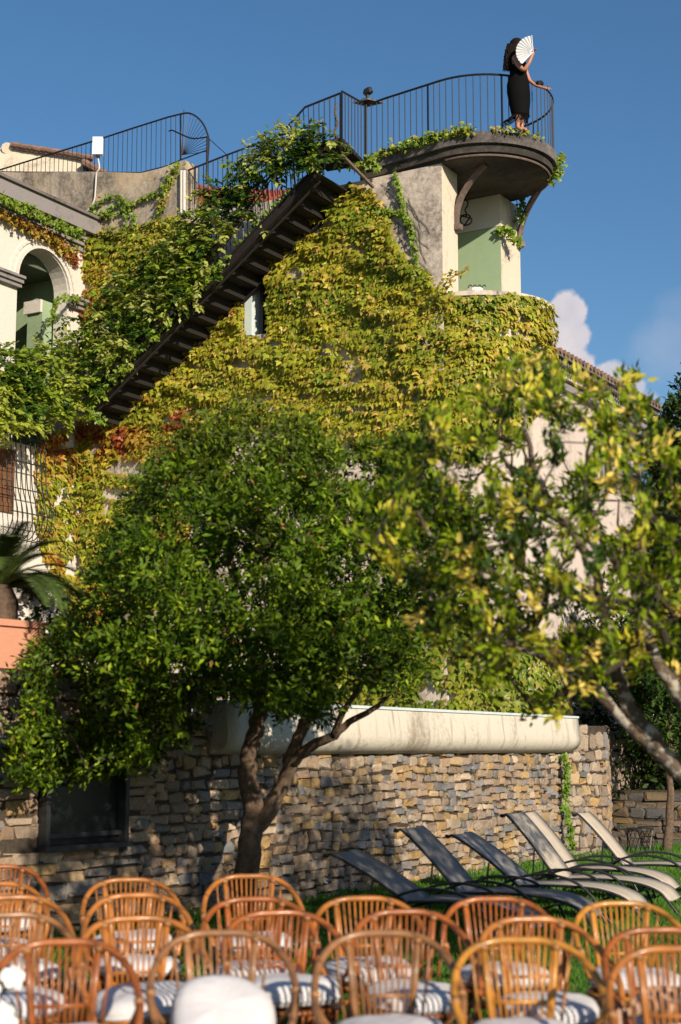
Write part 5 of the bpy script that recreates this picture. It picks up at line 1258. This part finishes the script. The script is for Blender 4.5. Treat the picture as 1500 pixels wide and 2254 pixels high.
# orchids at lower left
c0 = at(8, 2190, 6.2); e = empty('orchid_arrangement', (c0.x - .06, c0.y, 0), 'white orchid arrangement on a stand at the lower left edge', 'flowers')
m = MB(); m.tube([(c0.x - .06, c0.y, 0), (c0.x - .06, c0.y, .72)], .02, 8); m.tube([(c0.x - .06, c0.y, 0), (c0.x - .06, c0.y, .02)], .15, 16); m.build('stand', FRAMEB, e)
n = 160; pos = np.array([c0.x - .08, c0.y + .03, .68]) + rng.normal(0, .05, (n, 3)); leaves(e, CIT_T, pos, rng.normal(0, 1, (n, 3)), rng.normal(0, 1, (n, 3)) + np.array([0, -1, .3]), rng.uniform(.04, .09, n), np.array([.07, .11, .05]) * rng.uniform(.5, 1.5, (n, 1)), LEAFC, n_single=0)
for fx, fy, s_ in ((30, 2152, .044), (8, 2230, .042), (-20, 2180, .04), (20, 2252, .035), (-30, 2120, .035)):
    c = at(fx, fy, 6.1); m = MB()
    for q in range(5):
        a = R(90) + q * R(72); d = Vector((math.cos(a), 0, math.sin(a))); t = Vector((-math.sin(a), 0, math.cos(a))); L_ = s_ * (1.15 if q % 2 else 1.0); w_ = s_ * (.62 if q in (1, 4) else .42)
        ring = [c, c + d * L_ * .45 + t * w_, c + d * L_ * .85 + t * w_ * .8 + Vector((0, -.008, 0)), c + d * L_ * 1.05 + Vector((0, -.004, 0)), c + d * L_ * .85 - t * w_ * .8 + Vector((0, -.008, 0)), c + d * L_ * .45 - t * w_]
        ring = [v + Vector((0, -.004 * (q % 2), 0)) for v in ring]; m.prism(ring, [v + Vector((0, .003, 0)) for v in ring])
    m.tube([c + Vector((0, -.002, 0)), c + Vector((0, -.02, -.004))], [.009, .005], 7); f = m.build('orchid_flower', PETAL, e)

# ------------------------------------------------------------------ grass
NB = 150000
gy_ = 5.2 + (26.5 - 5.2) * rng.random(NB * 2) ** .95; gxx = rng.uniform(-.30, .30, NB * 2) * gy_ * 1.05
ok = (gy_ < np.interp(gxx, [p.x for p in WL] + [4.12, 6], [p.y for p in WL] + [24.45, 27]) - .0); gxx = gxx[ok][:NB]; gy_ = gy_[ok][:NB]; nB = len(gxx)
near = np.interp(gxx, [p.x for p in WL], [p.y for p in WL]) - gy_
h = rng.uniform(.03, .075, nB) * (1 + 1.3 * (near < .35) * rng.random(nB)) * (.7 + .6 * vnoise(gxx * 100, gy_ * 100, 60)); wd = (.0028 + gy_ * .00035)
a = rng.uniform(0, 2 * np.pi, nB); dx = np.cos(a) * wd; dy = np.sin(a) * wd * .4; lx = rng.normal(0, .45, nB) * h; ly = rng.normal(0, .35, nB) * h
V = np.zeros((nB, 3, 3)); V[:, 0] = np.stack([gxx - dx, gy_ - dy, np.zeros(nB)], 1); V[:, 1] = np.stack([gxx + dx, gy_ + dy, np.zeros(nB)], 1); V[:, 2] = np.stack([gxx + lx, gy_ + ly, h], 1)
cg = np.array([.065, .17, .018]) * rng.uniform(.55, 1.5, (nB, 1)); q = rng.random(nB); cg = np.where((q > .93)[:, None], np.array([.2, .22, .06]), cg)
me = arr_mesh('grass', V.reshape(-1, 3), np.arange(nB * 3).reshape(-1, 3), np.repeat(cg, 3, 0), LEAFC); o = bpy.data.objects.new('grass', me); COL.objects.link(o); tag(o, 'short bright green lawn grass around chairs and loungers', 'grass', kind='stuff')

# ------------------------------------------------------------------ person on the platform
K = .0082                              # metres per photo pixel at her distance
PB = atz(1146, 291, 12.0); print('person', PB)
def pp_(x, y, dep=0): return at(x, y, PB.y + dep)
person = empty('person', PB, 'person with long dark hair in a black dress hiding their face behind a white fan', 'person')
def skin_obj(name, verts, edges, radii, mat, root=0, sub=2, parent=person):
    me = bpy.data.meshes.new(name); me.from_pydata([tuple(v) for v in verts], edges, []); o = bpy.data.objects.new(name, me); COL.objects.link(o); attach(o, parent)
    md = o.modifiers.new('skin', 'SKIN'); md.use_smooth_shade = True
    for i, r_ in enumerate(radii): me.skin_vertices[0].data[i].radius = r_ if isinstance(r_, tuple) else (r_, r_)
    me.skin_vertices[0].data[root].use_root = True
    s_ = o.modifiers.new('sub', 'SUBSURF'); s_.levels = sub; s_.render_levels = sub; me.materials.append(mat); return o
vs = [pp_(1141, 195), pp_(1140, 170), pp_(1138, 150), pp_(1136, 132), pp_(1139, 121), pp_(1142, 112), pp_(1143, 103), pp_(1142, 95),      # pelvis..head
      pp_(1133, 128, -.14), pp_(1143, 146, -.2), pp_(1154, 155, -.24), pp_(1165, 138, -.27), pp_(1172, 122, -.28), pp_(1175, 114, -.28),                     # near arm
      pp_(1143, 128, .14), pp_(1155, 150, .16), pp_(1166, 178, .12), pp_(1180, 188, .06), pp_(1196, 193, .02), pp_(1205, 195, .0),
      pp_(1139, 205, -.08), pp_(1144, 235, -.07), pp_(1141, 262, -.06), pp_(1140, 281, -.05), pp_(1151, 285, -.09),
      pp_(1143, 205, .09), pp_(1152, 235, .07), pp_(1151, 262, .05), pp_(1149, 282, .04), pp_(1161, 287, .0)]
ed = [(0, 1), (1, 2), (2, 3), (3, 4), (4, 5), (5, 6), (6, 7), (3, 8), (8, 9), (9, 10), (10, 11), (11, 12), (12, 13), (3, 14), (14, 15), (15, 16), (16, 17), (17, 18), (18, 19), (0, 20), (20, 21), (21, 22), (22, 23), (23, 24), (0, 25), (25, 26), (26, 27), (27, 28), (28, 29)]
rd = [(.15, .13), (.12, .10), (.115, .105), (.11, .10), .05, .065, .09, .085, .055, .048, .040, .036, .026, .03, .055, .045, .036, .03, .024, .028, .09, .062, .05, .034, .03, .09, .062, .05, .034, .03]
skin_obj('body', vs, ed, rd, SKIN)
# fingers of both hands
def hand(c, dirs, nm):
    for k, (d, l_) in enumerate(dirs):
        d = Vector(d).normalized(); a = c + Vector((0, (k - 1.5) * .006, (k - 1.5) * .016)); skin_obj(nm, [a, a + d * l_ * .5, a + d * l_ * .85 + Vector((-.015, -.02, 0))], [(0, 1), (1, 2)], [.010, .009, .007], SKIN, sub=1)
hand(pp_(1176, 112, -.29), [((.6, -.5, .6), .07), ((.7, -.6, .3), .075), ((.7, -.6, .1), .07), ((.6, -.6, -.2), .06), ((-.4, -.4, .9), .055)], 'finger')
hand(pp_(1206, 195, 0), [((1, -.2, -.1), .08), ((1, -.1, -.15), .085), ((1, 0, -.2), .08), ((1, .1, -.25), .065), ((.5, -.6, .2), .05)], 'finger')
def loft(name, rows, mat, parent=person, n=18, sub=False):
    m = MB(); V = []
    for (x, y, a, b, dep) in rows:
        c = pp_(x, y, dep)
        for k in range(n):
            t = 2 * math.pi * k / n; V.append((c.x + a * math.cos(t), c.y + b * math.sin(t), c.z))
    Fc = [(i * n + k, i * n + (k + 1) % n, (i + 1) * n + (k + 1) % n, (i + 1) * n + k) for i in range(len(rows) - 1) for k in range(n)]
    m.add(V, Fc + [tuple(range(n)), tuple(range((len(rows) - 1) * n, len(rows) * n))]); return m.build(name, mat, parent, smooth=True)
loft('dress', [(1142, 133, .06, .07, 0), (1143, 140, .125, .14, 0), (1141, 150, .155, .155, 0), (1141, 163, .145, .145, 0), (1141, 172, .165, .155, 0), (1141, 188, .195, .18, 0), (1142, 205, .20, .18, 0), (1144, 225, .185, .165, 0), (1145, 243, .165, .15, 0), (1146, 252, .155, .145, 0), (1147, 257, .155, .145, 0)], DRESS)
m = MB()
for k in range(46):
    a = 2 * math.pi * k / 46; c = pp_(1146, 256) + Vector((.15 * math.cos(a), .14 * math.sin(a), 0)); bl = -.05 if math.cos(a) > -.3 else -.17
    m.tube([c, c + Vector((bl * .4, 0, -.06)), c + Vector((bl + random.uniform(-.04, .04), 0, -.13 + random.uniform(-.04, .03)))], .006, 3)
m.build('fringe', DRESS, person)
# hair: cap plus wavy locks
loft('hair_cap', [(1138, 85.5, .03, .03, 0), (1137, 87.5, .075, .08, 0), (1136, 92, .10, .11, 0), (1135, 99, .105, .115, 0), (1132, 107, .095, .11, 0), (1129, 115, .095, .12, 0), (1126, 124, .08, .11, 0)], HAIR)
m = MB()
for k in range(90):
    dy = random.uniform(-.12, .12); x0 = random.uniform(1120, 1133); P = []
    ph = random.uniform(0, 6)
    for j in range(9):
        t = j / 8; P.append(pp_(x0 - 9 * t + 3.2 * math.sin(t * 13 + ph) + random.uniform(-.6, .6) - (0 if t < .2 else 1.5), 96 + t * random.uniform(56, 62), dy * (1 + .2 * t) + .012 * math.cos(t * 9 + ph)))
    m.tube(P, [.012, .016, .018, .018, .017, .016, .013, .009, .003], 5)
m.build('hair_locks', HAIR, person, smooth=True)
# fan
fan = empty('hand_fan', pp_(1171, 108, -.36), 'white pleated folding fan held in front of the face', 'fan')
hc = pp_(1174, 114, -.36); n = 22; r0, r1 = .075, .29
ang = [R(94 + 134 * k / n) for k in range(n + 1)]
for k in range(n):
    a0, a1 = ang[k], ang[k + 1]; m = MB(); y0 = .012 if k % 2 else -.012; y1 = -y0
    def FP(a, r_, yy): return hc + Vector((math.cos(a) * r_, yy, math.sin(a) * r_))
    q = [FP(a0, r0, y0 * .4), FP(a0, r1, y0), FP(a1, r1, y1), FP(a1, r0, y1 * .4)]
    m.prism(q, [v + Vector((0, .002, 0)) for v in q]); m.build('pleat', FANM, fan)
for a0 in (ang[0], ang[-1]):
    m = MB(); m.beam(hc, hc + Vector((math.cos(a0) * r1, -.015, math.sin(a0) * r1)), .004, .014); m.build('guard', FANM, fan)
for k in range(0, n + 1, 2):
    m = MB(); m.beam(hc, hc + Vector((math.cos(ang[k]) * (r0 + .005), 0, math.sin(ang[k]) * (r0 + .005))), .003, .008); m.build('stick', FANM, fan)
cm = empty('camera_bag', pp_(1187, 186, 0.1), 'small black object resting on the platform handrail by the hand', 'bag')
m = MB(); m.tube([pp_(1180, 186, .05), pp_(1184, 184, .05), pp_(1192, 183, .05), pp_(1197, 185, .05)], [.02, .055, .05, .02], 8); m.build('body', IRON, cm)
